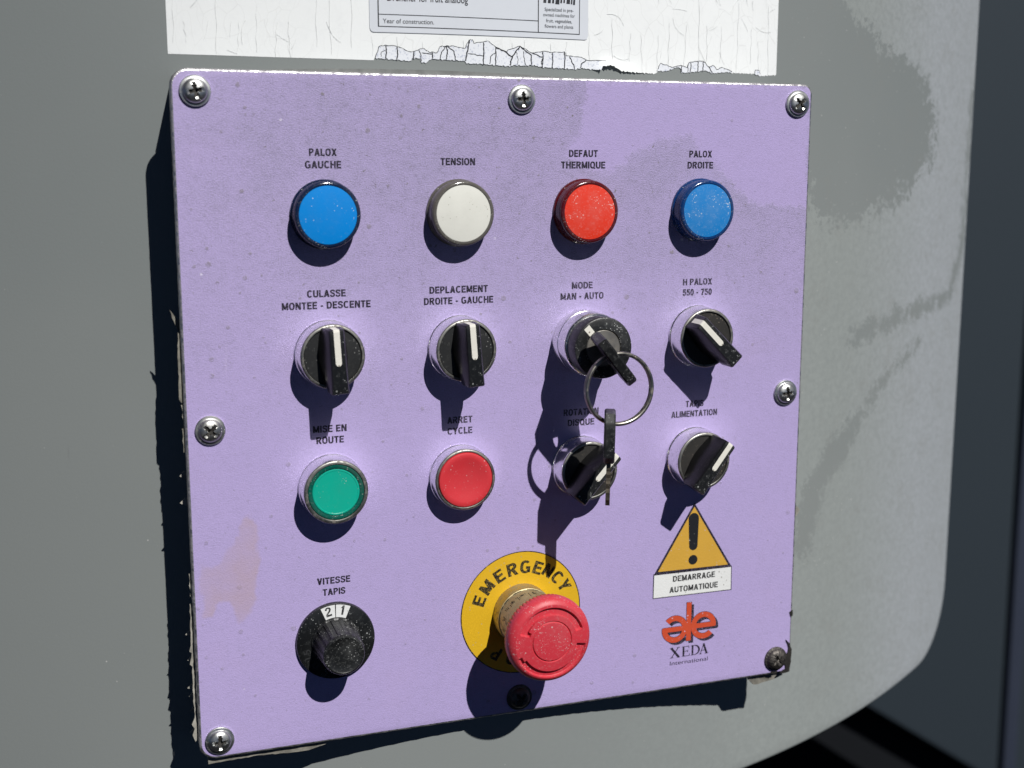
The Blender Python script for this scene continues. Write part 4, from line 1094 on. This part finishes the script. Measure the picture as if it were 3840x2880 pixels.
# machine label pasted on the sticker
LW = lambda u, v: WW(u) + 0.3
c_, s_ = 62.2, 181.0
bm = column_sheet(lambda u: (168.35 - 0.0035 * (u + 64)) + (1.8 - math.sqrt(max(0, 1.8 ** 2 - (1.8 - min(u + 64.5, 1.8)) ** 2))) + (1.8 - math.sqrt(max(0, 1.8 ** 2 - (1.8 - min(37.1 - u, 1.8)) ** 2))), lambda u: 229.0, -64.5, 37.1, 0.45, 10, 0.42, lambda u, v: WW(u)); thicken(bm, 0.1)
lab = link_mesh("machine_label", bm, 'label', angle=60)
tag(lab, "pale grey printed paper label with a black frame pasted on the white sticker", "label")
bm = bmesh.new()
lw = lambda u, v: WW(u)
def fl(a, b, wd):
    q = [(a[0] + (b[0] - a[0]) * i / 30, a[1] + (b[1] - a[1]) * i / 30) for i in range(31)]
    stroke(bm, q, wd, 0.5, wf=lw)
fl((-60.7, 170.8), (-60.8, 225), 0.5); fl((-60.9, 170.8), (32.8, 170.3), 0.34); fl((32.6, 170.2), (32.8, 225), 0.34); fl((12.2, 170.5), (12.3, 225), 0.42); fl((-60.6, 175.9), (12.2, 175.4), 0.3); fl((-60.6, 190), (12.2, 190), 0.3)
flat_mesh("label_frame", bm, 'ink_label', lab)
bm = bmesh.new()
add_text(bm, "Year of construction.", -58.8, 173.15, 22.5, 1.85, 0.5, 0.004, align='L', wf=lw)
add_text(bm, "Drencher for fruit analoog", -56.8, 183.1, 35.9, 2.9, 0.5, 0.010, align='L', wf=lw)
flat_mesh("label_lettering", bm, 'ink_label', lab)
bm = bmesh.new()
for t_, v, wd in (("Specialized in pre-", 180.65, 14.3), ("owned machines for", 178.3, 15.8), ("fruit, vegetables,", 175.75, 12.9), ("flowers and plants", 173.35, 14.2)):
    add_text(bm, t_, 22.4, v, wd, 1.45, 0.5, 0.008, wf=lw)
flat_mesh("label_lettering", bm, 'ink_small', lab)
bm = bmesh.new(); rb_ = random.Random(11)
x = 14.6
while x < 30.4:
    ww_ = rb_.uniform(0.7, 2.3); y = 183.3 + rb_.uniform(-0.3, 0.5)
    flat_poly(bm, [(x, y), (x + ww_, y - 0.05), (x + ww_ * 0.95 + 0.3, y + 3.2), (x + 0.3, y + 3.2)], 0.5, wf=lw); x += ww_ + rb_.uniform(0.35, 0.8)
flat_mesh("label_print", bm, 'ink_label', lab)

# ================================================================== DARK MACHINERY BEHIND
bm = bmesh.new()
prism(bm, [(684, 1435), (1359, 1435), (1379, -1015), (684, -552)], -1500, -1200, bevel=10)
dm = link_mesh("machine_housing", bm, 'navy'); tag(dm, "navy machine housing, darkened in colour for shade, with a slanting lower edge, out of focus behind the cover", "machine")
bm = bmesh.new(); prism(bm, [(1359, 1435), (1391, 1435), (1411, -1037), (1379, -1015)], -1500, -1190, bevel=6)
link_mesh("housing_edge", bm, 'navy_edge', dm)
bm = bmesh.new(); prism(bm, [(1391, 1435), (2645, 1435), (2645, -1850), (1411, -1037)], -1500, -1205, bevel=6)
link_mesh("side_panel", bm, 'navy', dm)
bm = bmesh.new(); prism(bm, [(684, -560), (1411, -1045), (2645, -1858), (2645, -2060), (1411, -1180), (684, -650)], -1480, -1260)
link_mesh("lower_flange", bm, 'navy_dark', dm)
bm = bmesh.new()
prism(bm, [(-1500, -500), (-1500, -4200), (5200, -4200), (5200, -500)], -2700, -2200)  # backdrop added to close the dark gap below the housing
fr = link_mesh("dark_backdrop", bm, 'navy_dark'); tag(fr, "near black backdrop below the navy housing, shade put into its colour", "machine frame")
bm = bmesh.new(); prism(bm, [(500, -500), (900, -500), (960, -4000), (560, -4000)], -2200, -2100)
link_mesh("frame_post", bm, simple("dark_slate_paint", (0.008, 0.011, 0.016), 0.7), fr)
bpy.context.view_layer.update()
